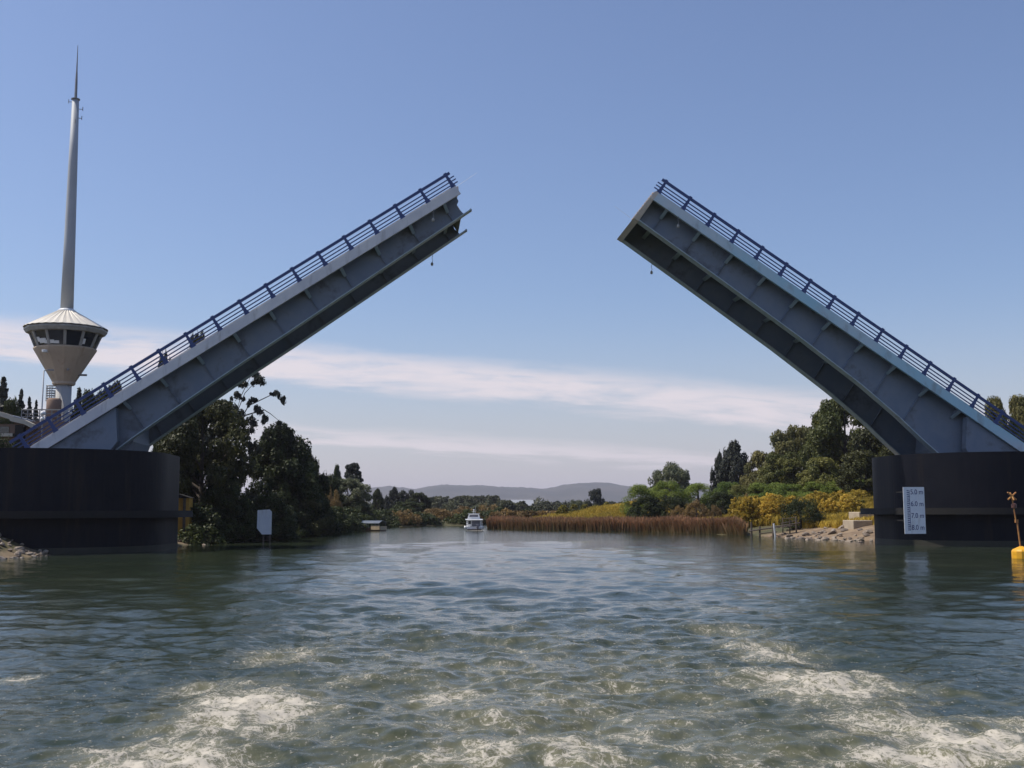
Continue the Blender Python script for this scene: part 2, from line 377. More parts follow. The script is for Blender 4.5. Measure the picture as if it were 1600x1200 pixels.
# foam regions left by the churned wake of the boat (drift stripes)
def blob(x, y, sx, sy, ang=0.0):
    c_, s_ = math.cos(ang), math.sin(ang); ux = (WX-x)*c_+(WY-y)*s_; uy = -(WX-x)*s_+(WY-y)*c_
    return np.exp(-((ux/sx)**2+(uy/sy)**2))
FO = np.zeros_like(WX)
def foam_px(px, py, w, h, a=1.0):
    x, y = gp(px, py); x2, _ = gp(px+w, py); _, y2 = gp(px, py-h); _, y3 = gp(px, py+h)
    global FO
    FO = np.maximum(FO, a*0.84*blob(x, y, 1.5*abs(x2-x), 1.4*max(0.35, (y2-y3)/2)))
for a_ in [(250, 1185, 120, 32, 1.0), (390, 1110, 110, 38, .95), (330, 1075, 70, 16, .7), (445, 1022, 60, 13, .75), (560, 1065, 110, 9, .55), (510, 988, 50, 5, .5), (300, 1140, 90, 12, .7),
           (700, 1085, 60, 22, .8), (760, 1130, 60, 20, .7), (705, 1045, 40, 8, .5), (740, 1185, 90, 22, .8), (900, 1175, 70, 28, .9), (880, 1095, 60, 18, .65), (970, 1130, 70, 10, .45), (620, 1195, 80, 16, .6),
           (1200, 1020, 60, 18, .8), (1290, 1072, 110, 24, .95), (1150, 985, 60, 8, .6), (1135, 952, 50, 4, .55), (1190, 1060, 90, 18, .6), (1390, 1130, 120, 22, .85), (1510, 1165, 120, 34, 1.0), (1580, 1130, 60, 20, .7), (1330, 1160, 100, 16, .6), (1440, 1190, 130, 18, .9), (1110, 1190, 90, 14, .5),
           (20, 1062, 36, 7, .75), (830, 1010, 90, 8, .42), (1000, 1060, 80, 8, .4), (150, 1190, 50, 10, .6), (60, 1190, 60, 8, .3), (560, 1150, 110, 14, .45), (1240, 1120, 120, 14, .5), (520, 1115, 120, 10, .5), (640, 1160, 110, 10, .55), (820, 1165, 80, 9, .55), (1040, 1150, 100, 9, .5), (960, 1195, 120, 10, .6), (430, 1160, 110, 10, .6), (800, 1070, 70, 7, .5), (1080, 1105, 90, 8, .5)]:
    foam_px(*a_)
FO = np.maximum(FO, 0.42*wake*np.clip((48-WY)/30, 0, 1))
FO = np.maximum(FO, 0.23*np.clip((46-WY)/30, 0, 1)*np.exp(-((WX-2)/14)**4))  # wide faint mask that spreads the painted glint flecks past the foam
for i in range(30):                                            # churned crests inside the foam
    lam = 0.22*(1.1/0.22)**(i/29.0); a = r2.uniform(0, 3.14); ph = r2.uniform(0, 6.28)
    kx, ky = math.cos(a)*2*math.pi/lam, math.sin(a)*2*math.pi/lam
    WZ += np.where(lam > 2.2*dR, 1, 0)*0.0075*lam**0.55*np.clip(FO*1.2, 0, 1)*np.sin(kx*(WX+0.15*np.sin(WY*2.3+i))+ky*(WY+0.15*np.sin(WX*2.9-i))+ph)
FB = np.zeros_like(WX)                                         # white water at the two boats
BX, BY = gp(741, 828.5)
FB = np.maximum(FB, 1.1*blob(BX, BY-1.0, 2.2, 1.6)); FB = np.maximum(FB, .8*blob(BX, BY-3, 2.6, 3.0)); FB = np.maximum(FB, .45*blob(BX+.6, BY-14, 1.0, 10))
CX, CY = gp(580, 829.5)
FB = np.maximum(FB, .9*blob(CX-.4, CY-.9, 1.1, .9)); FB = np.maximum(FB, .4*blob(CX+2.3, CY-.5, 1.2, .8))
nr, na = RR.shape; ii = np.arange(nr*na).reshape(nr, na)
wf = np.stack([ii[:-1, :-1].ravel(), ii[:-1, 1:].ravel(), ii[1:, 1:].ravel(), ii[1:, :-1].ravel()], 1)[:, ::-1]
wm = bpy.data.materials.new('river_water'); wm.use_nodes = True
k = NT(wm.node_tree); p = k.n('ShaderNodeBsdfPrincipled'); o = k.n('ShaderNodeOutputMaterial')
pos = k.n('ShaderNodeNewGeometry').outputs['Position']
fa = k.n('ShaderNodeAttribute', attribute_name='foam').outputs['Fac']; fb = k.n('ShaderNodeAttribute', attribute_name='whitewater').outputs['Fac']
def mapped(sc, rot=0.0):
    mp = k.n('ShaderNodeMapping'); k.l(pos, mp.inputs[0]); mp.inputs['Scale'].default_value = sc; mp.inputs['Rotation'].default_value = (0, 0, rot); return mp.outputs[0]
n1 = k.noise(mapped((1.0, 0.62, 1)), 1.7, 8, 0.66, 1.0)
n2 = k.noise(mapped((1.0, 0.7, 1)), 2.6, 7, 0.62, 1.6)
n2b = k.noise(mapped((1.0, 0.75, 1), 0.6), 7.5, 6, 0.66, 1.3)
n3 = k.noise(mapped((1.0, 0.8, 1)), 26.0, 4, 0.7, 0.6)
rd1 = k.m('SUBTRACT', 1.0, k.m('MULTIPLY', k.m('ABSOLUTE', k.m('SUBTRACT', n2, 0.5)), 11.0), clamp=True)
rd2 = k.m('SUBTRACT', 1.0, k.m('MULTIPLY', k.m('ABSOLUTE', k.m('SUBTRACT', n2b, 0.5)), 8.0), clamp=True)
webf = k.m('MAXIMUM', rd1, k.m('MULTIPLY', rd2, 0.75))
tex = k.m('ADD', k.m('MULTIPLY', n1, 0.95), k.m('ADD', k.m('MULTIPLY', webf, 0.36), k.m('MULTIPLY', n3, 0.48)))
lace = k.ss(k.m('ADD', k.m('MULTIPLY', fa, 0.66), tex), 1.27, 1.50)
lace = k.m('MULTIPLY', lace, k.ss(fa, 0.08, 0.40))
fl = k.noise(mapped((1, 0.9, 1)), 13.0, 3, 0.6)
glint_fleck = k.m('MULTIPLY', k.ss(fl, 0.63, 0.69), k.ss(fa, 0.06, 0.3))  # small white flecks, partly foam, partly sun glints painted as colour
foam = k.m('MAXIMUM', lace, k.m('MULTIPLY', glint_fleck, 0.6))
foam = k.m('MAXIMUM', foam, k.ss(k.m('ADD', fb, k.m('MULTIPLY', k.m('SUBTRACT', n2, 0.5), 0.8)), 0.4, 0.75))
aer = k.ss(k.m('ADD', k.m('MULTIPLY', fa, 0.9), k.m('MULTIPLY', n1, 0.8)), 0.48, 1.15)
deep = k.mix(k.ss(k.noise(mapped((.12, .08, 1)), 1.0, 3), 0.35, 0.65), (0.026, 0.037, 0.021), (0.036, 0.046, 0.027))
c = k.mix(aer, deep, (0.200, 0.188, 0.115))
c = k.mix(k.m('MULTIPLY', foam, 0.84), c, (0.57, 0.515, 0.43))
k.l(c, p.inputs['Base Color'])
k.l(k.m('ADD', 0.06, k.m('MULTIPLY', foam, 0.6)), p.inputs['Roughness'])
p.inputs['IOR'].default_value = 1.24
hgt = k.m('ADD', k.m('MULTIPLY', k.noise(mapped((1, .8, 1), 0.5), 1.7, 5, 0.6, 0.6), 0.13),
          k.m('ADD', k.m('MULTIPLY', k.noise(mapped((1, .75, 1), -0.3), 5.5, 5, 0.62, 0.7), 0.065), k.m('MULTIPLY', foam, 0.03)))
b = k.n('ShaderNodeBump'); k.l(k.m('MULTIPLY', k.n('ShaderNodeAttribute', attribute_name='chop').outputs['Fac'], 0.42), b.inputs['Strength']); b.inputs['Distance'].default_value = 0.55; k.l(hgt, b.inputs['Height']); k.l(b.outputs[0], p.inputs['Normal'])
k.l(p.outputs[0], o.inputs[0])
tag(link('water', npmesh('water', np.stack([WX.ravel(), WY.ravel(), WZ.ravel()], 1), wf, wm, {'foam': FO.ravel(), 'chop': CHOP.ravel(), 'whitewater': FB.ravel()}, True)),
    'choppy dark green river with white wake foam in the foreground', 'river', kind='structure')

# ---------------------------------------------------------------- hills
hm = mat('forested_hill', (0.022, 0.032, 0.024), 0.95, (0.065, 0.064, 0.050), 0.006, detail=10)
def hill(name, Yc, prof, depth, label, seed):
    xs = np.linspace(-4600, 4600, 620); ys = np.linspace(Yc-depth, Yc+depth, 26)
    X, Y = np.meshgrid(xs, ys)
    pxs = np.array([at(a, 790, Yc).x for a, _ in prof]); hz = np.array([at(a, h, Yc).z for a, h in prof])
    H = np.interp(X, pxs, hz)
    t = (Y-Yc)/depth
    Z = H*np.clip(1-np.abs(t)**1.6, 0, 1)*(1+0.02*wob(X, Y, 0.02, seed))+np.abs(wob(X, Y, 0.055, seed+1))*2.6-4
    n0 = np.arange(X.size).reshape(X.shape)
    f = np.stack([n0[:-1, :-1].ravel(), n0[:-1, 1:].ravel(), n0[1:, 1:].ravel(), n0[1:, :-1].ravel()], 1)
    tag(link(name, npmesh(name, np.stack([X.ravel(), Y.ravel(), Z.ravel()], 1), f, hm, None, True)), label, 'hills', kind='structure')
hill('hills', 5200, [(-600, 770), (200, 772), (480, 768), (575, 762), (610, 760), (650, 764), (690, 757), (760, 758), (800, 761), (850, 763), (880, 757), (925, 753), (960, 756), (1000, 762), (1100, 760), (1300, 756), (1700, 765), (2300, 768)], 900,
     'low wooded hills fading blue on the horizon across the river', 5)

# ---------------------------------------------------------------- bascule leaves
def leaf(name, label, tip, base, prof, mirror_mats, over, label_gauge=None):
    tip = Vector(tip); base = Vector(base)
    d = (tip-base); d.y = 0; L = d.length; d.normalize()
    nrm = Vector((-d.z, 0, d.x));  nrm = nrm if nrm.z > 0 else -nrm
    root = thing(name, label, 'drawbridge leaf', tuple(base))
    o0 = tip-base
    def xf(s, w, nn): return o0 - d*s + Vector((0, w, 0)) + nrm*nn
    fas, right = mirror_mats, over
    Wd = 9.1; g1, g2 = 1.35, 7.75; E = L+1.2
    ps = np.array([q[0] for q in prof]); pd = np.array([q[1] for q in prof])
    dep = lambda s: float(np.interp(s, ps, pd))
    ss_ = [x for x in np.linspace(0, E, 40)]
    m = MB(xf); m.box(0.35, E, 0.26, Wd-0.26, -0.26, -0.02); dk = m.build('deck', [MT['under']], root)
    m = MB(xf); m.box(0.36, E, 0.75, Wd-0.75, -0.018, 0.03); m.build('road_surface', MT['asphalt'], root)
    m = MB(xf)
    m.box(0.12, E, 0, 0.25, -0.70, 0.0); m.box(0.12, E, 0.255, 0.7, -0.015, 0.14)
    m.build('edge_beam', fas, root)
    m = MB(xf); m.box(0.12, E, Wd-0.25, Wd, -0.70, 0.0); m.box(0.12, E, Wd-0.7, Wd-0.255, -0.015, 0.14); m.build('edge_beam', fas, root)
    for gw in (g1, g2):
        e0 = 0.60 if not right else 0.31
        m = MB(xf)
        sl_ = [e0]+[s for s in ss_ if s > e0+0.2]
        if not right:      # scalloped nose of the left leaf's girder ends
            nose = [(0.42, -0.27), (0.30, -0.55), (0.34, -0.85), (0.62, -1.05), (0.70, -1.35), (0.62, -1.6), (0.55, -dep(0.5)+0.02)]
            poly = nose+[(s, -dep(s)) for s in sl_[1:]]+[(E, -0.27)]
        else:
            poly = [(0.30, -0.27)]+[(s, -dep(s)) for s in sl_]+[(E, -0.27)]
        m.prism(poly, gw-0.03, gw+0.03, 1)
        k_ = 3.12; s = 1.6
        while s < E-7:
            for sg in (-1, 1):
                y0, y1 = (gw-0.20, gw-0.031) if sg < 0 else (gw+0.031, gw+0.20)
                m.box(s-0.012, s+0.012, y0, y1, -dep(s)+0.01, -0.27)
            s += k_
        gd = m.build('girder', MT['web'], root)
        m = MB(xf); st = 0.0 if not right else 0.275
        sl2 = [st]+[s for s in ss_ if s > st+0.2]
        for a_, b_ in zip(sl2[:-1], sl2[1:]):
            za, zb = -dep(a_), -dep(b_)
            m.add([(a_, gw-0.42, za), (b_, gw-0.42, zb), (b_, gw+0.42, zb), (a_, gw+0.42, za), (a_, gw-0.42, za-0.07), (b_, gw-0.42, zb-0.07), (b_, gw+0.42, zb-0.07), (a_, gw+0.42, za-0.07)],
                  [(0, 1, 2, 3), (4, 7, 6, 5), (0, 4, 5, 1), (3, 2, 6, 7), (0, 3, 7, 4), (1, 5, 6, 2)])
        if not right: m.box(-0.12, -0.001, gw-0.30, gw+0.26, -dep(0)-0.10, -dep(0)+0.05)
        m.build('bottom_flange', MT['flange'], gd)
    s = 1.6+3.12*(0.0)
    while s < E-6:
        m = MB(xf)
        m.box(s-0.02, s+0.02, g1+0.21, g2-0.21, -1.25, -0.27); m.box(s-0.16, s+0.16, g1+0.21, g2-0.21, -1.31, -1.251, 1)
        m.prism([(g1-0.031, -0.27), (0.255, -0.27), (0.255, -0.62), (g1-0.031, -1.30)], s-0.02, s+0.02, 0)
        m.add([(s-.13, .256, -.63), (s+.13, .256, -.63), (s+.13, g1-.21, -1.22), (s-.13, g1-.21, -1.22), (s-.13, .256, -.67), (s+.13, .256, -.67), (s+.13, g1-.21, -1.26), (s-.13, g1-.21, -1.26)],
              [(0, 1, 2, 3), (4, 7, 6, 5), (0, 4, 5, 1), (3, 2, 6, 7), (0, 3, 7, 4), (1, 5, 6, 2)], 1)
        m.prism([(g2+0.031, -0.27), (Wd-0.255, -0.27), (Wd-0.255, -0.62), (g2+0.031, -1.30)], s-0.02, s+0.02, 0)
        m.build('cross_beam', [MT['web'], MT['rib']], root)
        s += 3.12
    # trunnion housing near the pivot
    m = MB(xf); m.prism([(29.6, -0.75), (30.9, -3.3), (33.0, -5.0), (E, -6.2), (E, -0.75)], g1+0.34, g2-0.34, 1)
    m.prism([(30.4, -0.72), (31.6, -2.9), (E, -5.6), (E, -0.72)], 0.30, g1-0.34, 1)
    m.build('trunnion_housing', MT['web'], root)
    # tip
    if right:
        m = MB(xf); dz = dep(0.4)+0.12
        def sect(w, bot):
            k1 = bot/dz
            return [(0.05, w, 0.02), (0.0, w, -0.10), (-0.20*k1, w, -bot), (0.27, w, -bot), (0.33, w, 0.02)]
        for (wa, ba, wb, bb) in ((-0.012, 0.72, g1-0.34, dz), (g1-0.336, dz, g2+0.336, dz), (g2+0.34, dz, Wd+0.012, 0.72)):
            A, B = sect(wa, ba), sect(wb, bb)
            m.add(A+B, [(0, 1, 2, 3, 4), (9, 8, 7, 6, 5)]+[(i, i+5, (i+1) % 5+5, (i+1) % 5) for i in range(5)])
        for i in range(12):
            w_ = 0.5+i*0.72; m.box(-0.10, 0.04, w_, w_+0.34, -0.10, 0.0)
        m.build('end_beam', MT['endc'], root)
    else:
        m = MB(xf)
        m.prism([(0.10, 0.02), (0.02, -0.10), (0.02, -0.30), (0.30, -0.46), (0.55, -0.5), (0.55, 0.02)], 0.26, Wd-0.26, 1)
        m.box(0.60, 0.64, g1+0.05, g2-0.05, -dep(0.6)+0.2, -0.5)
        for i in range(12):
            w_ = 0.5+i*0.72; m.box(-0.10, 0.05, w_, w_+0.34, -0.12, 0.0)
        m.build('end_beam', MT['endc'], root)
    # railing on the near edge
    m = MB(xf)
    m.box(-0.05, E-0.8, 0.04, 0.20, 1.02, 1.22); rl = m.build('railing', MT['rail'], root)
    for hh in (0.23, 0.49, 0.75):
        m = MB(xf); m.box(-0.22, E-0.8, 0.10, 0.155, hh-0.042, hh+0.042); m.build('rail', MT['rail'], rl)
    i = 0
    while 0.30+2.3*i < E-1.5:
        s = 0.30+2.3*i; m = MB(xf)
        m.prism([(s-0.21, 0.0), (s+0.21, 0.0), (s+0.19, 0.14), (s+0.14, 0.30), (s+0.10, 1.00), (s+0.13, 1.29), (s-0.13, 1.29), (s-0.10, 1.00), (s-0.14, 0.30), (s-0.19, 0.14)], 0.03, 0.095, 1)
        m.build('rail_post', MT['rail'], rl); i += 1
    # small hanging lamps on chains and a whip antenna
    for (s, w) in ((3.4, g2+0.3), (2.6, -0.03)):
        a_ = xf(s, w, -0.68 if w < 0 else -dep(s)-0.06)
        m = MB(); pts = [a_+Vector((0.04*math.sin(q*2.0), 0, -q*0.13)) for q in range(6)]
        m.tube(pts, 0.022, 6); ch = m.build('lamp_chain', MT['steel'], root)
        e_ = pts[-1]
        m = MB(); m.lathe([(0.03, e_.z-0.30), (0.10, e_.z-0.26), (0.115, e_.z-0.10), (0.06, e_.z-0.02), (0.03, e_.z+0.01)], 10, (e_.x, e_.y)); m.build('hanging_lamp', MT['trim'], ch, True)
    a_ = xf(0.1, 0.4 if not right else Wd-0.3, 0.0); b_ = a_+(d*2.0+Vector((0, 0, 0.1)))
    m = MB(); m.tube([a_, b_], [0.012, 0.006], 5); m.build('whip_antenna', MT['white'], root)
    return root, xf, L
Lt, Lb = at(714, 289, 84), at(35, 707, 84)
Rt, Rb = at(1024, 298, 84), at(1597, 691, 84)
leaf('bascule_leaf', 'raised drawbridge leaf on the left with pale grey edge beam, rising to the right', Lt, Lb,
     [(0, 1.95), (17, 2.55), (21, 2.65), (25.5, 2.85), (30.7, 3.1), (36, 3.6), (40, 3.9)], MT['fasciaL'], False)
leaf('bascule_leaf', 'raised drawbridge leaf on the right with teal edge beam and its ribbed underside showing', Rt, Rb,
     [(0, 2.35), (8, 2.55), (16, 2.8), (22, 3.15), (26, 3.6), (28.6, 4.05), (33, 4.6), (40, 5.4)], MT['fasciaR'], True)

# ---------------------------------------------------------------- piers
Y1 = 86.0
def stadium(cx, rx, y0, y1, ry, off=0.0, nseg=64):
    pts = []
    for i in range(nseg+1):
        a = math.pi+math.pi*i/nseg; pts.append((cx+(rx+off)*math.cos(a), y0+(ry+off)*math.sin(a)))
    for i in range(nseg+1):
        a = math.pi*i/nseg; pts.append((cx+(rx+off)*math.cos(a), y1+(ry+off)*math.sin(a)))
    return pts
def pier(label, edge, side, rx, y0, ry, top):
    # the round channel-side face is set so that its outline stands at the surveyed edge
    cx = 0.0
    for _ in range(12):
        pp = [(x+cx, y) for x, y in stadium(0, rx, y0, Y1, ry)]
        q = [(p_[0]-at(edge, 790, p_[1]).x)/p_[1] for p_ in pp]
        cx -= (max(q) if side > 0 else min(q))*y0
    root = thing('bridge_pier', label, 'bridge pier', (cx, y0, 0))
    f = lambda x, y, z: (x-cx, y-y0, z)
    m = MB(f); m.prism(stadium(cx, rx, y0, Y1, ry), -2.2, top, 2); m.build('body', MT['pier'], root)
    m = MB(f); m.prism(stadium(cx, rx, y0, Y1, ry, 0.012), 5.05, 5.12, 2); m.build('weld_band', MT['pier'], root)
    m = MB(f); m.prism(stadium(cx, rx, y0, Y1, ry, 0.015), -0.6, 0.42, 2); m.build('tide_band', MT['algae'], root)
    # timber fender ledge: a hollow ring walk
    m = MB(f); A = stadium(cx, rx, y0, Y1, ry, 0.02); B = stadium(cx, rx, y0, Y1, ry, 1.05); kk = len(A)
    vs = [(*q, 2.32) for q in A]+[(*q, 2.32) for q in B]+[(*q, 2.80) for q in A]+[(*q, 2.80) for q in B]; fs = []
    for i in range(kk):
        j = (i+1) % kk
        fs += [(i, j, kk+j, kk+i), (2*kk+i, 3*kk+i, 3*kk+j, 2*kk+j), (kk+i, kk+j, 3*kk+j, 3*kk+i), (i, 2*kk+i, 2*kk+j, j)]
    m.add(vs, fs); m.build('fender_ledge', MT['rubber'], root)
    return root
ZT = 6.85
lx = gp(279, 860)[0]
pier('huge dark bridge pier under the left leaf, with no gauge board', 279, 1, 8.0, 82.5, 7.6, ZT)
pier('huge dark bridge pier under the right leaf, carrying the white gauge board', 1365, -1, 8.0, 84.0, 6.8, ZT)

# gauge board
gx0, gz0 = at(1411, 761, 76.9), at(1447, 834, 76.9)
bw, bh = gz0.x-gx0.x, gx0.z-gz0.z
root = thing('gauge_board', 'white clearance gauge board with blue metre marks on the right pier', 'gauge board', (gx0.x, 76.9, gz0.z))
m = MB(); m.box(0, bw, 0, 0.05, 0, bh); m.build('board', MT['board'], root)
for fx in (0.35, 0.78):
    for fz in (0.28, 0.9):
        m = MB(); m.box(bw*fx-0.04, bw*fx+0.04, 0.051, 2.3 if fx < 0.5 else 1.8, bh*fz-0.04, bh*fz+0.04)
        m.build('bracket', MT['rubber'], root)
m = MB(); kk = 0
for i in range(22):
    z = bh*0.075+i*bh*0.04
    big = (i % 2 == 0)
    m.box(bw*0.16, bw*(0.29 if big else 0.25), -0.006, -0.001, z, z+0.055)
m.box(bw*0.275, bw*0.292, -0.010, -0.007, bh*0.075, bh*0.93)
m.build('scale_marks', MT['ink'], root)
for i, tx in enumerate(['8.0 m', '7.0 m', '6.0 m', '5.0 m']):
    cu = bpy.data.curves.new('mark', 'FONT'); cu.body = tx; cu.size = 0.50; cu.extrude = 0.004
    to = bpy.data.objects.new('gauge_mark', cu); COL.objects.link(to)
    bpy.context.view_layer.update()
    me = bpy.data.meshes.new_from_object(to.evaluated_get(bpy.context.evaluated_depsgraph_get()))
    bpy.data.objects.remove(to); me.materials.clear(); me.materials.append(MT['ink'])
    w_ = max(v.co.x for v in me.vertices) or 1
    o = link('gauge_mark', me, root, (bw*0.33, -0.006, bh*(0.085+0.253*i)), (R(90), 0, 0), (bw*0.60/w_, 1, 1))

# ---------------------------------------------------------------- approach decks
for nm, lab, x0, x1 in (('approach_span', 'road approach deck on land behind the left pier', -140, Lb.x-0.9), ('approach_span', 'road approach deck on land behind the right pier', Rb.x+0.9, 150)):
    root = thing(nm, lab, 'bridge approach', ((x0+x1)/2, 88.5, 0)); cx = (x0+x1)/2
    m = MB(); m.box(x0-cx, x1-cx, -4.4, 4.6, 6.1, 6.85); m.build('deck', MT['conc'], root)
    m = MB(); m.box(x0-cx, x1-cx, -3.6, 3.8, 6.855, 6.9); m.build('road_surface', MT['asphalt'], root)
    for i in range(6):
        xx = x0-cx+(x1-x0)*(i+0.5)/6
        m = MB(); m.box(xx-0.6, xx+0.6, -3.5, 3.5, -1.5, 6.095); m.build('support_wall', MT['conc'], root)

# ---------------------------------------------------------------- control tower
TY = 112.0
tc_ = at(98, 640, TY)
z_ = lambda py: at(98, py, TY).z
rad = lambda w: w/2*(at(99, 560, TY)-at(98, 560, TY)).length*0.985
gzt = float(gz([tc_.x], [TY])[0])
tw = thing('control_tower', 'white control tower with conical head, glazed cabin and tall mast', 'control tower', (tc_.x, TY, gzt))
T = lambda x, y, z: (x, y, z-gzt)
m = MB(T); m.lathe([(rad(25), gzt-0.8), (rad(25), z_(600)-0.02)], 32); m.build('column', MT['conc'], tw, True)
m = MB(T)
m.lathe([(rad(33), z_(602)), (rad(36), z_(600)), (rad(36), z_(597)), (rad(98), z_(547)), (rad(98), z_(545)), (rad(90), z_(544)), (rad(30), z_(546))], 12, phase=0.5); m.build('lower_cone', MT['cone'], tw)
m = MB(T); rb, rt_ = rad(92), rad(112)
m.lathe([(rb, z_(544)+0.004), (rt_, z_(521))], 12, phase=0.5); gl = m.build('window_band', MT['glass'], tw)
for i in range(12):
    a = 2*math.pi*(i+0.5)/12; c_, s_ = math.cos(a), math.sin(a)
    m = MB(T); h = 0.13
    vs = []
    for (r_, z) in ((rb, z_(544)+0.008), (rt_, z_(521))):
        for (dr, dt) in ((-0.10, -h), (0.10, -h), (0.10, h), (-0.10, h)):
            vs.append(((r_+dr)*c_-dt*s_, (r_+dr)*s_+dt*c_, z))
    m.add(vs, [(0, 3, 2, 1), (4, 5, 6, 7), (0, 1, 5, 4), (1, 2, 6, 5), (2, 3, 7, 6), (3, 0, 4, 7)]); m.build('mullion', MT['trim'], gl)
# pale equipment against the cabin glass
for (ang, wdt, fz, fh) in ((-118, 0.8, 0.10, 0.30), (-104, 1.0, 0.06, 0.22), (-90, 0.5, 0.05, 0.18), (-42, 0.55, 0.12, 0.34), (-128, 0.35, 0.2, 0.3)):
    a = R(ang); c_, s_ = math.cos(a), math.sin(a); zb, zt_ = z_(544), z_(521)
    m = MB(T); vs = []
    for f_ in (fz, fz+fh):
        r_ = (rb+(rt_-rb)*f_)*math.cos(math.pi/12*0.5)
        for (dr, dt) in ((0.0, -wdt/2), (0.05, -wdt/2), (0.05, wdt/2), (0.0, wdt/2)):
            vs.append(((r_+dr)*c_-dt*s_, (r_+dr)*s_+dt*c_, zb+(zt_-zb)*f_))
    m.add(vs, [(0, 3, 2, 1), (4, 5, 6, 7), (0, 1, 5, 4), (1, 2, 6, 5), (2, 3, 7, 6), (3, 0, 4, 7)]); m.build('equipment_panel', MT['white'], gl)
ez = z_(518.5)
m = MB(T); m.lathe([(rad(104), ez-0.30), (rad(122), ez-0.26), (rad(129), ez+0.05), (rad(129), ez+0.22), (rad(124), ez+0.24), (rad(100), ez+0.20)], 12, phase=0.5); m.build('eave', MT['trim'], tw)
m = MB(T); prof = [(rad(131), ez+0.25), (rad(26), z_(486.5)), (rad(22), z_(485))]
sides = 64; vs = []; fs = []
for ri, (r_, z) in enumerate(prof):
    for kq in range(sides):
        a = 2*math.pi*kq/sides; lift = 0.07 if kq % 2 == 0 else 0.0
        vs.append((r_*math.cos(a), r_*math.sin(a), z+lift))
for i in range(2):
    for kq in range(sides): fs.append((i*sides+kq, i*sides+(kq+1) % sides, (i+1)*sides+(kq+1) % sides, (i+1)*sides+kq))
fs += [tuple(range(sides-1, -1, -1)), tuple(2*sides+q for q in range(sides))]
m.add(vs, fs); m.build('roof', MT['roofm'], tw)
m = MB(T); m.lathe([(rad(28), z_(488)), (rad(30), z_(486)), (rad(22), z_(483))], 24); m.build('roof_collar', MT['white'], tw, True)
topz = z_(156)
m = MB(T); m.lathe([(rad(20.5), z_(485)), (rad(18), z_(380)), (rad(14.5), z_(260)), (rad(11.2), topz)], 24); ms = m.build('mast', MT['mast'], tw, True)
m = MB(T); m.lathe([(rad(5), topz), (rad(4.0), topz+2.2), (rad(2.4), topz+3.2), (rad(1.6), topz+4.6), (rad(0.8), z_(70))], 8); m.build('antenna_spire', MT['steel'], ms)
m = MB(T); m.lathe([(0.36, topz), (0.43, topz+0.05), (0.43, topz+0.14), (0.25, topz+0.16)], 16); m.build('mast_cap', MT['steel'], ms)
for (ang, zz, ln) in ((0.1, -0.9, 1.0), (3.2, -0.2, 0.9), (0.3, -1.8, 0.9), (-1.2, -2.4, 0.8)):
    m = MB(T); c_, s_ = math.cos(ang), math.sin(ang)
    ln *= 0.72; m.tube([(0.3*c_, 0.3*s_, topz+zz), (ln*c_, ln*s_, topz+zz)], 0.03, 6); m.tube([(ln*c_, ln*s_, topz+zz-0.15), (ln*c_, ln*s_, topz+zz+0.25)], 0.035, 6)
    m.build('side_aerial', MT['steel'], ms)
# floodlight and drain spout on the cone
def oncone(ang, py):
    t = (547-py)/(547-597.0); r_ = rad(98+(36-98)*t); return Vector((r_*math.cos(ang), r_*math.sin(ang), z_(py)-gzt))
q = oncone(R(-110), 556); m = MB(); m.tube([q, q+Vector((-0.1, -0.6, 0.05))], 0.05, 6); m.lathe([(0.10, q.z-0.12), (0.24, q.z-0.08), (0.28, q.z+0.16), (0.1, q.z+0.2)], 10, (q.x-0.1, q.y-0.65)); m.build('floodlight', MT['white'], tw)
q = oncone(R(-62), 580); m = MB(); m.tube([q, q+Vector((0.15, -0.7, -0.1))], 0.12, 8); m.build('spout', MT['steel'], tw)
q = oncone(R(-5), 586); m = MB(); m.tube([q+Vector((-0.2, 0, 0)), q+Vector((0.75, -0.2, -0.03))], 0.10, 8); m.build('spout', MT['steel'], tw)
m = MB(T); dc = at(84, 640, TY-1.5); 
m.lathe([(rad(23), z_(660)), (rad(23), z_(628)), (rad(18), z_(625))], 24, (dc.x-tc_.x, -1.5)); m.build('stair_drum', MT['drum'], tw, True)
m = MB(T); lcx = at(79, 620, TY-1.2).x-tc_.x
for zz in np.linspace(z_(628), z_(605), 7):
    pts = [(lcx+rad(14)*math.cos(a), -1.2+rad(14)*math.sin(a), zz) for a in np.linspace(0, 2*math.pi, 15)]
    m.tube(pts, 0.035, 5, cap=False)
for a in np.linspace(0, 2*math.pi, 7)[:-1]:
    m.tube([(lcx+rad(14)*math.cos(a), -1.2+rad(14)*math.sin(a), z_(629)), (lcx+rad(14)*math.cos(a), -1.2+rad(14)*math.sin(a), z_(606 if a > 2 else 612))], 0.035, 5)
m.build('ladder_cage', MT['steel'], tw)

# ---------------------------------------------------------------- things around the left abutment
q = at(65, 640, 106); g_ = float(gz([q.x], [106])[0])
root = thing('street_lamp', 'thin grey lamp post with a short arm standing left of the control tower', 'street lamp', (q.x, 106, g_))
zt = at(65, 579, 106).z-g_
m = MB(); m.tube([(0, 0, -0.3), (0, 0, zt*0.6), (0.05, 0, zt)], [0.10, 0.08, 0.06], 10); m.build('post', MT['mast'], root, True)
m = MB(); m.tube([(0.05, 0, zt-0.05), (0.25, 0, zt+0.06), (0.45, 0, zt+0.08)], 0.045, 8); m.cbox((0.65, 0, zt+0.06), (0.5, 0.22, 0.12)); m.build('lamp_head', MT['steel'], root)
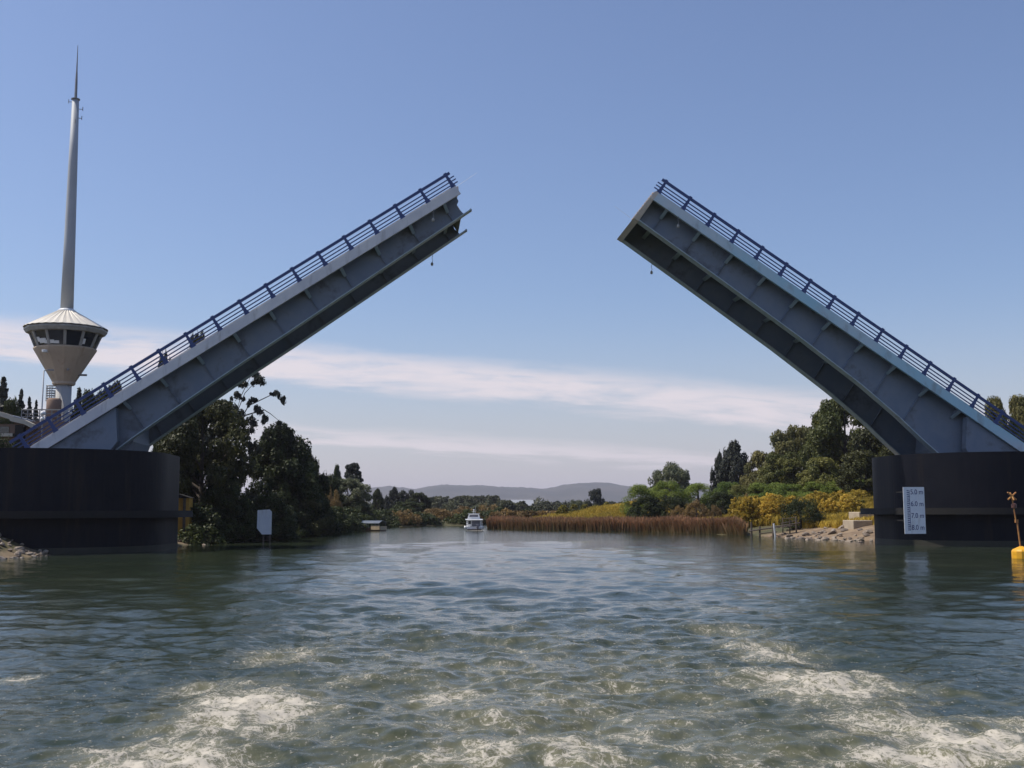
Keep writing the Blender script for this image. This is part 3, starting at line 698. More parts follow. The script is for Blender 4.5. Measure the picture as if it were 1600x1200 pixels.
# building with a drooping pale roof edge
Yb = 103.0
x0 = at(-120, 660, Yb).x; x1 = at(43, 660, Yb).x; gb = float(gz([x1], [Yb])[0])
root = thing('riverside_building', 'low brown building with a sagging pale roof edge behind the left leaf', 'building', ((x0+x1)/2, Yb+3, gb)); cx = (x0+x1)/2
T = lambda x, y, z: (x-cx, y-Yb-3, z-gb)
zr = lambda py: at(20, py, Yb).z
m = MB(T); m.box(x0, x1, Yb+0.5, Yb+7, gb-0.6, zr(662)); m.build('wall', MT['brick'], root)
pts = [(-120, 630), (-20, 640), (0, 643), (17, 648), (19, 651), (40, 656), (54, 663)]
P3 = [(at(a, b_, Yb).x, at(a, b_, Yb).z) for a, b_ in pts]
poly = P3+[(x, z-0.42) for x, z in P3[::-1]]
m = MB(T); m.prism(poly, Yb-0.4, Yb+0.4, 1); m.build('roof_edge', MT['beige'], root)
m = MB(T); m.prism([(x, z-0.05) for x, z in P3]+[(x, z-0.3) for x, z in P3[::-1]], Yb+0.41, Yb+7.5, 1); m.build('roof', MT['steel'], root)
m = MB(T); xa = at(24, 670, Yb).x; m.box(xa, xa+0.75, Yb-0.1, Yb+0.499, gb-0.5, zr(664)); m.build('pillar', MT['rubber'], root)
m = MB(T); m.box(x0, at(20, 680, Yb).x, Yb-0.1, Yb+0.499, zr(682), zr(677)); m.build('ledge', MT['beige'], root)
m = MB(T); xa = at(4, 668, Yb).x; m.box(xa-0.5, xa+0.4, Yb+0.44, Yb+0.498, zr(676), zr(666)); m.build('window', MT['glass'], root)
# balustrade under the tower
Yr = 104.5; x0 = at(34, 640, Yr).x; x1 = at(100, 640, Yr).x; zr_ = at(60, 640, Yr).z; gb = float(gz([x0], [Yr])[0])
root = thing('balustrade', 'dark terrace railing with a pale top rail below the control tower', 'railing', ((x0+x1)/2, Yr, gb))
T = lambda x, y, z: (x-(x0+x1)/2, y-Yr, z-gb)
m = MB(T); m.box(x0, x1, Yr-0.04, Yr+0.04, zr_-0.05, zr_+0.05); m.build('top_rail', MT['beige'], root)
m = MB(T)
for i in range(8):
    xx = x0+(x1-x0)*i/7; m.box(xx-0.04, xx+0.04, Yr-0.03, Yr+0.03, zr_-1.1, zr_-0.051)
for dz in (0.35, 0.65, 0.95): m.box(x0, x1, Yr-0.08, Yr-0.032, zr_-dz-0.025, zr_-dz+0.025)
m.build('bars', MT['steel'], root)
m = MB(T); m.box(x0-0.5, x1+0.5, Yr-0.4, Yr+3.0, gb-0.6, zr_-1.101); m.build('terrace_wall', MT['brick'], root)
# white globe lamps
for (px, py, lab) in ((67, 646, 'white globe lamp on a post left of the tower stair'), (110, 637, 'white globe lamp right of the tower column, behind the railing')):
    q = at(px, py, 101.5); g_ = float(gz([q.x], [101.5])[0])
    root = thing('globe_lamp', lab, 'lamp', (q.x, 101.5, g_)); h = q.z-g_
    m = MB(); m.tube([(0, 0, -0.2), (0, 0, h-0.2)], 0.05, 8); m.build('post', MT['steel'], root)
    m = MB(); m.lathe([(0.05, h-0.22), (0.18, h-0.14), (0.24, h), (0.18, h+0.15), (0.04, h+0.21)], 14); m.build('globe', MT['white'], root, True)
    m = MB(); m.lathe([(0.05, h-0.62), (0.15, h-0.56), (0.19, h-0.44), (0.12, h-0.32), (0.05, h-0.28)], 14); m.build('globe', MT['white'], root, True)

# yellow shed & white notice board on the left bank
q = at(287, 825, 97); g_ = float(gz([q.x], [97])[0])
root = thing('shed', 'small ochre yellow shed half hidden by the tree beside the left pier', 'shed', (q.x, 97.5, g_))
hz = at(293, 778, 97).z-g_
m = MB(); m.box(-1.6, 0.30, 0, 1.6, -0.3, hz)
for i in range(7): m.box(-1.58+i*0.25, -1.50+i*0.25, -0.03, -0.001, -0.2, hz)
m.build('wall', MT['ochre'], root)
m = MB(); m.prism([(-1.85, hz+0.004), (0.45, hz+0.004), (-0.6, hz+0.35)], -0.3, 1.9, 1); m.build('roof', MT['rubber'], root)
m = MB(); m.box(-0.15, 0.05, -0.25, -0.10, -0.3, hz); m.build('post', MT['wood'], root)
a_, b_ = at(402, 796, 93.0), at(424, 835, 93.0); g_ = min(0.2, float(gz([a_.x], [93.0])[0]))
root = thing('notice_board', 'blank bluish white board standing at the water by the left trees', 'board', (a_.x, 93.0, g_))
bw_, z0, z1 = b_.x-a_.x, b_.z-g_, a_.z-g_
m = MB(); m.prism([(0.02, z1-0.06), (bw_*0.85, z1+0.0), (bw_, z1-0.2), (bw_, z0), (bw_*0.35, z0), (0, z0+0.5)], 0, 0.06, 1); m.build('panel', MT['board'], root)
for fx in (0.4, 0.85):
    m = MB(); m.box(bw_*fx, bw_*(fx+0.1), 0.061, 0.15, -1.0, z1-0.3); m.build('post', MT['wood'], root)

# ---------------------------------------------------------------- buoy
bx, by = gp(1597, 873.5)
root = thing('buoy', 'yellow buoy with a leaning pole and cross topmark by the right pier', 'buoy', (bx, by, 0.0))
bu = MB(); bu.lathe([(0.30, -0.5), (0.46, -0.25), (0.52, 0.05), (0.52, 0.42), (0.46, 0.52), (0.16, 0.66), (0.06, 0.70)], 12); bu.build('float', MT['yellow'], root, bevel=0.03)
m = MB(); m.tube([(-0.06, 0, 0.66), (-0.17, 0, 2.05)], 0.045, 8); m.tube([(-0.23, 0, 2.02), (-0.38, 0, 3.25)], 0.038, 8); m.cbox((-0.2, 0, 2.05), (0.16, 0.1, 0.18)); pl = m.build('pole', MT['pole'], root)
m = MB()
for sg in (-1, 1):
    m.tube([(-0.39-sg*0.24, 0, 3.42-0.2), (-0.39+sg*0.24, 0, 3.42+0.2)], 0.045, 6)
m.tube([(-0.39, -0.2, 3.2), (-0.39, 0.2, 3.6)], 0.045, 6); m.tube([(-0.39, 0, 3.2), (-0.39, 0, 3.5)], 0.04, 6)
m.build('topmark', MT['pole'], root)
m = MB(); m.lathe([(0.03, 2.72), (0.14, 2.78), (0.14, 2.98), (0.03, 3.04)], 10, (-0.30, 0)); m.build('reflector', MT['redd'], pl)

# ---------------------------------------------------------------- boats
root = thing('cabin_boat', 'white cabin launch heading away up mid river with a flying bridge', 'boat', (BX, BY+1.0, 0.0), R(-2)); root.scale = (0.86, 0.86, 0.82)
def hullmesh(L_, B_, D_, fl=0.75):
    m = MB(); secs = []
    for i in range(9):
        t = i/8; y = -L_/2+L_*t; bw = B_/2*(1-max(0, (t-0.45)/0.55)**2.2) if t > 0.45 else B_/2
        bw = max(bw, 0.03); top = D_*(1+0.35*t*t); secs.append([(-bw, y, top), (-bw*fl, y, 0.02), (0, y, -0.35), (bw*fl, y, 0.02), (bw, y, top)])
    vs = [p_ for s_ in secs for p_ in s_]; fs = []
    for i in range(8):
        for j in range(4): fs.append((i*5+j, i*5+j+1, (i+1)*5+j+1, (i+1)*5+j))
        fs.append((i*5+4, i*5, (i+1)*5, (i+1)*5+4))
    fs += [(4, 3, 2, 1, 0), tuple(40+j for j in range(5))]
    m.add(vs, fs); return m
hullmesh(7.5, 2.75, 0.62).build('hull', MT['hull'], root)
m = MB(); m.box(-1.2, 1.2, -4.35, -3.76, 0.14, 0.26); m.build('swim_platform', MT['wood'], root)
m = MB(); m.box(-1.08, 1.08, -1.9, 2.0, 0.66, 1.72); cb = m.build('cabin', MT['hull'], root, bevel=0.05)
m = MB(); m.box(-0.35, 0.95, -1.96, -1.91, 0.70, 1.62); m.build('doorway', MT['cabin'], cb)  # flat dark panel painting the shade inside the opening
for sx in (-1, 1):
    m = MB(); x_ = 1.085*sx; m.box(min(x_, x_+0.02*sx), max(x_, x_+0.02*sx), -1.4, 1.6, 1.15, 1.58); m.build('window', MT['glass'], cb)
m = MB(); m.box(-0.92, -0.5, -1.96, -1.91, 1.05, 1.58); m.build('window', MT['glass'], cb)
m = MB(); m.prism([(-3.1, 1.735), (2.3, 1.735), (2.0, 1.87), (-3.0, 1.87)], -1.36, 1.36, 0); m.build('roof', MT['hull'], root)
for sx in (-1.2, 1.2):
    m = MB(); m.tube([(sx, -2.95, 0.6), (sx, -2.95, 1.73)], 0.045, 8); m.build('roof_post', MT['hull'], root)
m = MB(); m.prism([(-1.05, 1.875), (1.05, 1.875), (0.82, 2.72), (-0.82, 2.72)], -0.2, 0.0, 1)
m.build('flybridge_frame', MT['hull'], root)
m = MB(); m.prism([(-0.72, 2.2), (0.72, 2.2), (0.66, 2.58), (-0.66, 2.58)], -0.225, -0.201, 1); m.build('windscreen', MT['cabin'], root)
m = MB(); m.box(-0.95, 0.95, -0.5, 0.9, 2.725, 2.80); m.build('hard_top', MT['hull'], root)
m = MB(); m.tube([(0, 0.2, 2.8), (0, 0.2, 3.35)], 0.04, 8); m.tube([(-0.3, 0.2, 3.1), (0.3, 0.2, 3.1)], 0.03, 6); m.lathe([(0.05, 3.33), (0.14, 3.38), (0.14, 3.5), (0.04, 3.53)], 10, (0, 0.2)); m.tube([(0.25, 0.2, 2.8), (0.3, 0.15, 4.0)], 0.018, 5); m.build('mast', MT['hull'], root)
m = MB(); m.cbox((0.5, -3.95, 0.72), (0.36, 0.42, 0.62)); m.cbox((0.5, -3.95, 0.2), (0.16, 0.22, 0.6)); m.build('outboard_motor', MT['cabin'], root, bevel=0.05)
for sx in (-1, 1):
    for i in range(3):
        m = MB(); m.tube([(1.42*sx, -2.6+i*1.6, 0.25), (1.42*sx, -2.6+i*1.6, 0.72)], 0.13, 8); m.build('fender', MT['white'], root, True)
m = MB()
for sx in (-1, 1): m.tube([(1.3*sx, -3.7, 1.05), (1.3*sx, -1.8, 1.1)], 0.03, 6); m.tube([(1.3*sx, -3.7, 0.6), (1.3*sx, -3.7, 1.05)], 0.03, 6)
m.tube([(-1.3, -3.7, 1.05), (1.3, -3.7, 1.05)], 0.03, 6); m.build('stern_rail', MT['steel'], root)

root = thing('canopy_boat', 'dark tour boat with an arched slate canopy moored off the left bank', 'boat', (CX, CY+0.9, 0.0), R(58))
hullmesh(3.9, 1.7, 0.42).build('hull', MT['redd'], root)
m = MB(); arch = [(-1.0+2.0*i/10, 1.05+0.34*math.sin(math.pi*i/10)) for i in range(11)]
m.prism(arch+[(x, z-0.06) for x, z in arch[::-1]], -1.9, 1.6, 1)
m.build('canopy', MT['canopy'], root)
for sx in (-0.85, 0.85):
    for yy in (-1.75, -0.1, 1.4):
        m = MB(); m.tube([(sx, yy, 0.35), (sx, yy, 1.07)], 0.035, 6); m.build('canopy_post', MT['steel'], root)
m = MB(); m.box(-0.90, -0.86, -1.9, -0.5, 0.15, 0.75); m.build('side_panel', MT['tan'], root)
m = MB(); m.box(-0.80, 0.8, -1.99, -1.955, 0.12, 0.62); m.build('side_panel', MT['tan'], root)
for yy in (-1.0, 0.0, 0.9):
    m = MB(); m.box(-0.7, 0.7, yy-0.15, yy+0.15, 0.46, 0.55); m.build('bench', MT['wood'], root)

# ---------------------------------------------------------------- jetty, blocks, rocks
JY = 109.5
j0 = at(1172, 836, JY); root = thing('jetty', 'broken wooden jetty with one pale post below the yellow bushes', 'jetty', (j0.x, JY, 0.0))
def jpost(px, ptop, pbot, dy, w, mt, lean=0.0):
    a_ = at(px, pbot, JY+dy); b_ = at(px+lean, ptop, JY+dy); m = MB(lambda x, y, z: (x-j0.x, y-JY, z))
    m.tube([(a_.x, JY+dy, min(a_.z, 0)-0.6), (b_.x, JY+dy, b_.z)], w, 7); return m.build('post', mt, root)
for a_ in [(1174, 816, 838, 0, .10, MT['wood']), (1187, 822, 838, .6, .09, MT['wood']), (1208, 817, 838, 0, .11, MT['wood']), (1212, 818, 837, -.4, .09, MT['white'], -3), (1223, 809, 836, 1.5, .06, MT['wood']),
           (1234, 812, 836, 1.2, .07, MT['wood']), (1244, 808, 836, .8, .08, MT['wood'])]: jpost(*a_)
m = MB(lambda x, y, z: (x-j0.x, y-JY, z))
for (xa, ya, xb, yb, dy, t_) in ((1170, 830, 1212, 824, 0.0, .07), (1206, 824, 1250, 817, .8, .07), (1186, 834, 1214, 831, .3, .06), (1223, 811, 1245, 808, 1.3, .04), (1220, 818, 1246, 813, 1.4, .05)):
    a_ = at(xa, ya, JY+dy-.15); b_ = at(xb, yb, JY+dy-.15); m.tube([a_, b_], t_, 6)
m.build('beam', MT['wood'], root)
a_ = at(1178, 826, JY); b_ = at(1240, 818, JY+1.0)
m = MB(lambda x, y, z: (x-j0.x, y-JY, z))
for i in range(9):
    t = i/9.0; xx = a_.x+(b_.x-a_.x)*t; zz = a_.z-0.2+(b_.z-a_.z)*t; m.box(xx, xx+0.3, JY+0.2, JY+1.7, zz, zz+0.06)
m.build('planking', MT['wood'], root)

for (xa, ya, xb, yb, Y, lab) in ((1333, 813, 1366, 832, 103, 'lower beige concrete block stepped beside the right pier'), (1342, 800, 1368, 813, 105.5, 'upper beige concrete block stepped beside the right pier')):
    a_, b_ = at(xa, ya, Y), at(xb, yb, Y); m = MB(lambda x, y, z: (x-a_.x, y-Y, z-b_.z))
    m.box(a_.x, b_.x+3, Y, Y+2.6, b_.z-0.8, a_.z)
    o = m.build('concrete_block', MT['stone'], None, bevel=0.07); o.location = (a_.x, Y, b_.z); tag(o, lab, 'concrete block')

def rockmesh(seed):
    import bmesh
    r = np.random.default_rng(seed); bm = bmesh.new(); bmesh.ops.create_icosphere(bm, subdivisions=2, radius=1.0)
    ax = r.uniform(0.65, 1.2, 3); dirs = r.normal(size=(9, 3)); dirs /= np.linalg.norm(dirs, axis=1)[:, None]; cut = r.uniform(0.55, 0.9, 9)
    for v in bm.verts:
        p_ = np.array(v.co)
        for d_, c_ in zip(dirs, cut):
            e_ = p_@d_
            if e_ > c_: p_ = p_-d_*(e_-c_)*0.9
        v.co = Vector(p_*ax*(1+0.05*r.normal()))
    me = bpy.data.meshes.new('rock'); bm.to_mesh(me); bm.free(); return me
RM = []
for s in range(6):
    me = rockmesh(20+s); me.materials.append(MT['rock'] if s % 3 else MT['rockd']); RM.append(me)
def rocks(pts, label, group):
    for (px, py, sz) in pts:
        x, y = gp(px, py, 0.15)
        zz = max(float(gz([x], [y])[0]), -0.15)
        o = link('rock', random.choice(RM), None, (x, y, zz+sz*0.2), (random.uniform(-.4, .4), random.uniform(-.4, .4), random.uniform(0, 6.28)), (sz*random.uniform(.9, 1.5), sz*random.uniform(.8, 1.2), sz*random.uniform(.55, .9)))
        tag(o, label, 'rock', group)
rl_ = [(random.uniform(1222, 1362), 0, 0) for _ in range(130)]
rl_ = [(px, 840.5+(px-1250)*0.045-abs(random.gauss(0, 4.5)), random.uniform(0.12, 0.48)) for px, _, _ in rl_]
rocks(rl_, 'pale river boulder at the waterline below the sandy bank by the right pier', 'boulders along the right bank')
cnt_ = 0
while cnt_ < 170:
    x, y = random.uniform(-36, -21.5), random.uniform(64, 79)
    d_ = float(sdist([x], [y])[0])
    if -0.5 < d_ < 4.5:
        cnt_ += 1; sz = random.uniform(0.10, 0.30); zz = float(gz([x], [y])[0])
        o = link('rock', random.choice(RM), None, (x, y, max(zz, -0.1)+sz*0.25), (random.uniform(-.5, .5), random.uniform(-.5, .5), random.uniform(0, 6.28)), (sz*random.uniform(.9, 1.6), sz*random.uniform(.8, 1.2), sz*random.uniform(.5, .9)))
        tag(o, 'brown river boulder piled at the foot of the left pier', 'rock', 'boulders at the left pier')
rl_ = [(random.uniform(279, 345), 849.5-random.uniform(0, 3.5), random.uniform(0.15, 0.35)) for _ in range(14)]
rocks(rl_, 'small pale boulder on the shaded shore right of the left pier', 'boulders right of the left pier')

# ---------------------------------------------------------------- vegetation
def cards(centers, size, normals, r, aspect=1.7):
    """many small leaf-clump cards"""
    k_ = len(centers); nn = normals/np.linalg.norm(normals, axis=1)[:, None]
    t = r.normal(size=(k_, 3)); t -= (t*nn).sum(1)[:, None]*nn; t /= np.linalg.norm(t, axis=1)[:, None]; b_ = np.cross(nn, t)
    s = size*r.uniform(0.6, 1.35, k_); s = s[:, None]
    v = np.stack([centers-t*s*aspect*0.5, centers+b_*s*0.42+nn*s*0.12, centers+t*s*aspect*0.5, centers-b_*s*0.42+nn*s*0.12], 1).reshape(-1, 3)
    f = np.arange(4*k_).reshape(-1, 4); return v, f
def crown(kind, seed, H, Wd, nleaf, size):
    """returns leaf verts, faces, tints, and branch tubes for a plant of height H and width Wd standing on the origin"""
    r = np.random.default_rng(seed); cl = []      # clusters: centre, radius vector
    br = []
    if kind == 'broad':
        for i in range(64):
            th = r.uniform(0, 2*math.pi); u = r.uniform(0, 1); z = H*(0.12+0.80*u)
            env = Wd/2*(max(0.0, math.sin(math.pi*(0.10+0.82*u**0.9)))**0.6)
            q = env*r.uniform(0.15, 0.92)**0.55; s = Wd*r.uniform(0.075, 0.15)
            cl.append(((q*math.cos(th), q*math.sin(th), z), (s, s, s*r.uniform(0.6, 0.95))))
    elif kind == 'dome':
        for i in range(64):
            th = r.uniform(0, 2*math.pi); u = r.uniform(0, 1)**1.35; z = H*(0.03+0.85*u)
            env = Wd/2*math.sqrt(max(0.02, 1-(u*0.95)**2.3)); q = env*r.uniform(0.2, 0.95)**0.5; s = Wd*r.uniform(0.06, 0.13)
            cl.append(((q*math.cos(th), q*math.sin(th), z), (s, s, s*0.9*min(1.4, H/Wd+0.35))))
    elif kind == 'tuft':
        for i in range(170):
            th = r.uniform(0, 2*math.pi); u = r.uniform(0, 1); z = H*0.95*u
            env = Wd/2*math.sqrt(max(0.01, 1-(u*0.98)**2)); q = env*r.uniform(0.3, 1.0)**0.4; s = Wd*r.uniform(0.03, 0.07)
            cl.append(((q*math.cos(th), q*math.sin(th), z), (s, s, s*1.1)))
    elif kind == 'round':
        for i in range(80):
            d_ = r.normal(size=3); d_ /= np.linalg.norm(d_); q = r.uniform(0.3, 1)**0.4*0.90; s = Wd*r.uniform(0.06, 0.11)
            cl.append(((d_[0]*q*Wd/2, d_[1]*q*Wd/2, H*0.60+d_[2]*q*H*0.36), (s, s, s*0.8)))
    elif kind == 'cypress':
        for i in range(95):
            u = r.uniform(0, 1)**0.9; th = r.uniform(0, 2*math.pi); z = H*(0.03+0.84*u)
            env = Wd/2*(1-u**1.8)**0.75*r.uniform(0.75, 1.12)+Wd*0.02; q = env*r.uniform(0.2, 1)**0.5; s = Wd*r.uniform(0.05, 0.10)
            cl.append(((q*math.cos(th), q*math.sin(th), z+0.12*q), (s*1.05, s*1.05, s*r.uniform(0.9, 1.7))))
        for i in range(12):
            q = Wd*0.26*r.uniform(0, 1); th = r.uniform(0, 6.28); cl.append(((q*math.cos(th), q*math.sin(th), H*(0.93-0.35*(q/Wd*2)**1.3)), (Wd*0.03, Wd*0.03, H*0.07)))
    elif kind == 'spire':
        for i in range(230):
            u = r.uniform(0, 1)**0.9; th = r.uniform(0, 6.28); z = H*(0.06+0.90*u); q = (Wd/2*(1-u)**0.85)*r.uniform(0.1, 1)**0.7; s = Wd*(0.03+0.06*(1-u))
            cl.append(((q*math.cos(th), q*math.sin(th), z-0.15*q), (s*1.2, s*1.2, s*0.6)))
    elif kind == 'column':
        for i in range(40):
            u = r.uniform(0, 1); th = r.uniform(0, 6.28); q = Wd/2*math.sin(math.pi*(0.12+0.82*u))**0.5*r.uniform(0.2, 0.85); s = Wd*0.17
            cl.append(((q*math.cos(th), q*math.sin(th), H*(0.06+0.88*u)), (s, s, s*1.8)))
    elif kind == 'pine':
        for i in range(34):
            th = r.uniform(0, 6.28); u = r.uniform(0, 1); z = H*(0.5+0.46*u); q = Wd/2*(1-0.75*u)*r.uniform(0.1, 1)**0.5; s = Wd*r.uniform(0.08, 0.14)
            cl.append(((q*math.cos(th), q*math.sin(th), z), (s*1.2, s*1.2, s*0.55)))
        cl += [((Wd*0.48, 0, H*0.42), (Wd*.16, Wd*.12, Wd*.06)), ((Wd*0.58, 0.1*Wd, H*0.36), (Wd*.09, Wd*.09, Wd*.05))]
    elif kind == 'euc':
        main = [((0.20, 0, 0.62), .10), ((0.02, .1, .60), .12), ((-.2, -.1, .58), .11), ((0.12, .0, .74), .10), ((.30, 0, .70), .07), ((.52, -.05, .80), .050), ((.60, 0, .93), .062), ((.50, .05, .975), .06), ((.38, 0, .90), .055), ((.28, .05, .83), .05),
                ((.86, 0, .84), .052), ((.96, 0, .80), .045), ((.60, 0, .735), .055), ((.70, 0, .68), .045), ((.92, 0, .655), .034), ((.48, 0, .66), .07), ((.40, 0, .585), .08), ((.50, .05, .52), .07)]
        for (p_, s) in main:
            for j in range(9):
                o_ = r.normal(size=3)*s*0.62; q_ = r.uniform(0.30, 0.75)
                cl.append(((p_[0]*Wd+o_[0]*Wd, p_[1]*Wd+o_[1]*Wd, p_[2]*H+o_[2]*Wd*0.55-abs(o_[0])*0.3*Wd), (s*Wd*q_*1.3, s*Wd*q_*1.3, s*Wd*q_*0.8)))
    vol = np.array([c_[1][0]*c_[1][1] for c_ in cl]); pr = vol/vol.sum(); cnt = r.multinomial(nleaf, pr)
    C = []; N = []; Tn = []
    for (c_, s_), k_ in zip(cl, cnt):
        if k_ == 0: continue
        d_ = r.normal(size=(k_, 3)); d_ /= np.linalg.norm(d_, axis=1)[:, None]
        rad_ = r.uniform(0.30, 1.12, k_)**0.45 if kind not in ('euc', 'spire') else np.minimum(np.abs(r.normal(0, 0.75, k_)), 1.15)
        lump = 1+0.22*np.sin(d_[:, 0]*5+r.uniform(0, 6))*np.sin(d_[:, 1]*5+r.uniform(0, 6))
        C.append(np.array(c_)+d_*np.array(s_)*(rad_*lump)[:, None]); N.append(d_*(0.4 if kind == 'tuft' else 0.9)+r.normal(size=(k_, 3))*0.65+np.array([0, 0, 0.8 if kind == 'tuft' else 0.25]))
        Tn.append(np.clip(r.normal(0.42, 0.20)+r.normal(0, 0.16, k_), 0, 1))
    C = np.concatenate(C); N = np.concatenate(N); Tn = np.concatenate(Tn)
    C[:, 2] = np.maximum(C[:, 2], 0.02*H)
    v, f = cards(C, size, N, r)
    mb = MB()
    if kind == 'euc':
        rtp = Vector((0, 0, 0))
        mb.tube([(0, 0, -0.5), (0.02*Wd, 0, .3*H), (0.10*Wd, 0, .55*H), (.14*Wd, 0, .72*H)], [0.03*Wd, .026*Wd, .018*Wd, .010*Wd], 8)
        for pts in ([(.1, .5), (.25, .68), (.40, .84), (.60, .93)], [(.12, .55), (.30, .64), (.46, .76), (.66, .80), (.86, .84), (.95, .81)], [(.2, .62), (.42, .70), (.70, .735), (.80, .71), (.92, .67)], [(.11, .50), (.30, .56), (.45, .60)], [(.25, .68), (.34, .82), (.50, .96)], [(.05, .45), (-.1, .55), (-.2, .6)]):
            q = [(a_*Wd, 0.0, b_*H) for a_, b_ in pts]; mb.tube(q, list(np.linspace(0.010*Wd, 0.0028*Wd, len(q))), 6)
    else:
        top = 0.72 if kind in ('dome',) else 0.86
        mb.tube([(0, 0, -0.6), (0.01*Wd, 0, 0.25*H), (-0.01*Wd, 0.01*Wd, 0.55*H), (0, 0, top*H)], [0.035*Wd, 0.028*Wd, 0.017*Wd, 0.004*Wd], 8)
        for (c_, s_) in cl[::3]:
            z0_ = max(0.06*H, c_[2]*0.62); mid = (c_[0]*0.5, c_[1]*0.5, z0_+(c_[2]-z0_)*0.4)
            mb.tube([(0, 0, z0_), mid, c_], [0.010*Wd, 0.007*Wd, 0.003*Wd], 5)
    return v, f, np.repeat(Tn, 4), mb
PROTO = {}
def proto(kind, leaf_, seed, ratio, H=10.0, nleaf=15000, size=0.30):
    key = (kind, leaf_, seed)
    if key not in PROTO:
        v, f, t, mb = crown(kind, seed, H, H*ratio, nleaf, size)
        He = float(np.quantile(v[:, 2], 0.9985)); We = H*ratio if kind in ('euc', 'pine') else 2*float(np.quantile(np.hypot(v[:, 0], v[:, 1]), 0.985))
        PROTO[key] = (npmesh('crown', v, f, LF[leaf_], {'tint': t}), mb.mesh('trunk', MT['barkp'] if kind == 'euc' else MT['bark']), He, We)
    return PROTO[key]
def plant(name, cat, label, kind, leaf_, seed, ratio, px, Y, top, wpx, base=None, rz=None, group=None, **kw):
    cm, tm, H, W_ = proto(kind, leaf_, seed, ratio, **kw)
    q = at(px, top, Y); g_ = float(gz([q.x], [Y])[0]) if base is None else base
    g_ = max(g_, 0.05)
    h = q.z-g_; w = (at(px+wpx/2, top, Y)-at(px-wpx/2, top, Y)).length
    root = thing(name, label, cat, (q.x, Y, g_), (random.uniform(0, 6.28) if rz is None else rz), group)
    sc = (w/W_, w/W_, h/H)
    link('crown', cm, root, sc=sc); link('trunk', tm, root, sc=sc)
    return root
big = dict(nleaf=44000, size=0.19)
# left bank
plant('tree', 'tree', 'big brownish dark tree right behind the left pier', 'broad', 'brownish', 1, 0.95, 318, 104, 622, 158, **big)
plant('tree', 'tree', 'dark leafy tree low beside the left pier under the leaf', 'broad', 'dark', 2, 0.9, 268, 108, 668, 110, **big)
plant('eucalyptus_tree', 'tree', 'thin eucalyptus reaching sparse tufted branches out past the left leaf', 'euc', 'blue', 3, 0.62, 343, 116, 572, 102, rz=0.0, nleaf=15000, size=0.15)
plant('cypress_tree', 'tree', 'broad dark cypress on the left bank with jagged top', 'cypress', 'dark', 4, 0.95, 438, 124, 664, 150, rz=1.0, **big)
plant('cypress_tree', 'tree', 'smaller dark cypress leaning on the right shoulder of the broad one', 'cypress', 'dark', 5, 0.9, 482, 130, 706, 72, **big)
plant('bush', 'bush', 'dark overhanging bush on the left waterline behind the white board', 'dome', 'dark', 6, 1.3, 420, 106, 770, 110, nleaf=22000, size=0.24)
plant('bush', 'bush', 'dark overhanging bush on the left waterline right of the white board', 'dome', 'brownish', 7, 1.3, 478, 122, 778, 88, nleaf=22000, size=0.24)
plant('bush', 'bush', 'dark bush in the shade between the left pier and the white board', 'dome', 'dark', 6, 1.3, 352, 103, 752, 110, nleaf=22000, size=0.24)
plant('bush', 'bush', 'brown tinged bush at the tip of the left headland', 'dome', 'brown', 8, 1.1, 519, 143, 762, 38, nleaf=16000, size=0.24)
plant('bush', 'bush', 'low dark scrub dipping to the water at the left headland', 'dome', 'dark', 9, 1.5, 527, 140, 800, 56, base=0.05, nleaf=16000, size=0.24)
plant('tree', 'tree', 'pale green rounded tree behind the canopy boat', 'broad', 'willow', 10, 1.0, 543, 178, 748, 78, nleaf=18000, size=0.28)
plant('tree', 'tree', 'dark rounded tree on the left bank behind the headland tip', 'broad', 'dark', 11, 1.0, 510, 158, 742, 62, nleaf=18000, size=0.28)
plant('poplar_tree', 'tree', 'narrow upright tree standing alone above the left headland', 'column', 'dark', 12, 0.32, 526, 205, 727, 17, nleaf=9000, size=0.30)
plant('pine_tree', 'tree', 'flat topped pine with one branch reaching right above the pale tree', 'pine', 'blue', 13, 0.62, 552, 200, 724, 40, rz=0.0, nleaf=12000, size=0.28)
plant('bush', 'bush', 'dark waterside bush left behind the canopy boat', 'dome', 'dark', 6, 1.3, 556, 176, 782, 64, nleaf=22000, size=0.24)
plant('bush', 'bush', 'golden brown bush on the bank just right of the canopy boat', 'dome', 'brown', 8, 1.1, 612, 226, 800, 44, nleaf=16000, size=0.24)
plant('bush', 'bush', 'pale tan bush sloping to the water behind the canopy boat', 'dome', 'brown', 14, 1.2, 592, 214, 803, 30, nleaf=12000, size=0.26)
plant('cypress_tree', 'tree', 'leftmost dark tree of the far bank grove behind the canopy boat', 'cypress', 'dark', 4, 0.95, 590, 250, 764, 26)
plant('cypress_tree', 'tree', 'tallest dark tree of the far bank grove', 'cypress', 'blue', 5, 0.9, 616, 246, 762, 34)
plant('tree', 'tree', 'dark round tree in the middle of the far bank grove', 'broad', 'blue', 11, 1.0, 637, 244, 766, 36)
plant('tree', 'tree', 'dark tree at the right end of the far bank grove, dropping to the water', 'broad', 'dark', 2, 0.9, 655, 240, 770, 40)
plant('tree', 'tree', 'dark tree at the waterline in front of the far bank grove', 'broad', 'dark', 11, 1.0, 634, 232, 784, 50, nleaf=18000, size=0.28)
plant('bush', 'bush', 'golden brown bush on the far bank left of the white launch', 'dome', 'brown', 14, 1.2, 690, 238, 795, 34)
plant('bush', 'bush', 'rusty bush at the waterline beside the white launch', 'dome', 'brown', 8, 1.1, 712, 240, 800, 30)
plant('bush', 'bush', 'dark bush between the brown bushes on the far bank', 'dome', 'dark', 9, 1.5, 700, 232, 806, 44)
plant('bush', 'bush', 'grey green willow bush above the white launch', 'dome', 'willow', 15, 1.2, 748, 262, 789, 34, nleaf=14000, size=0.26)
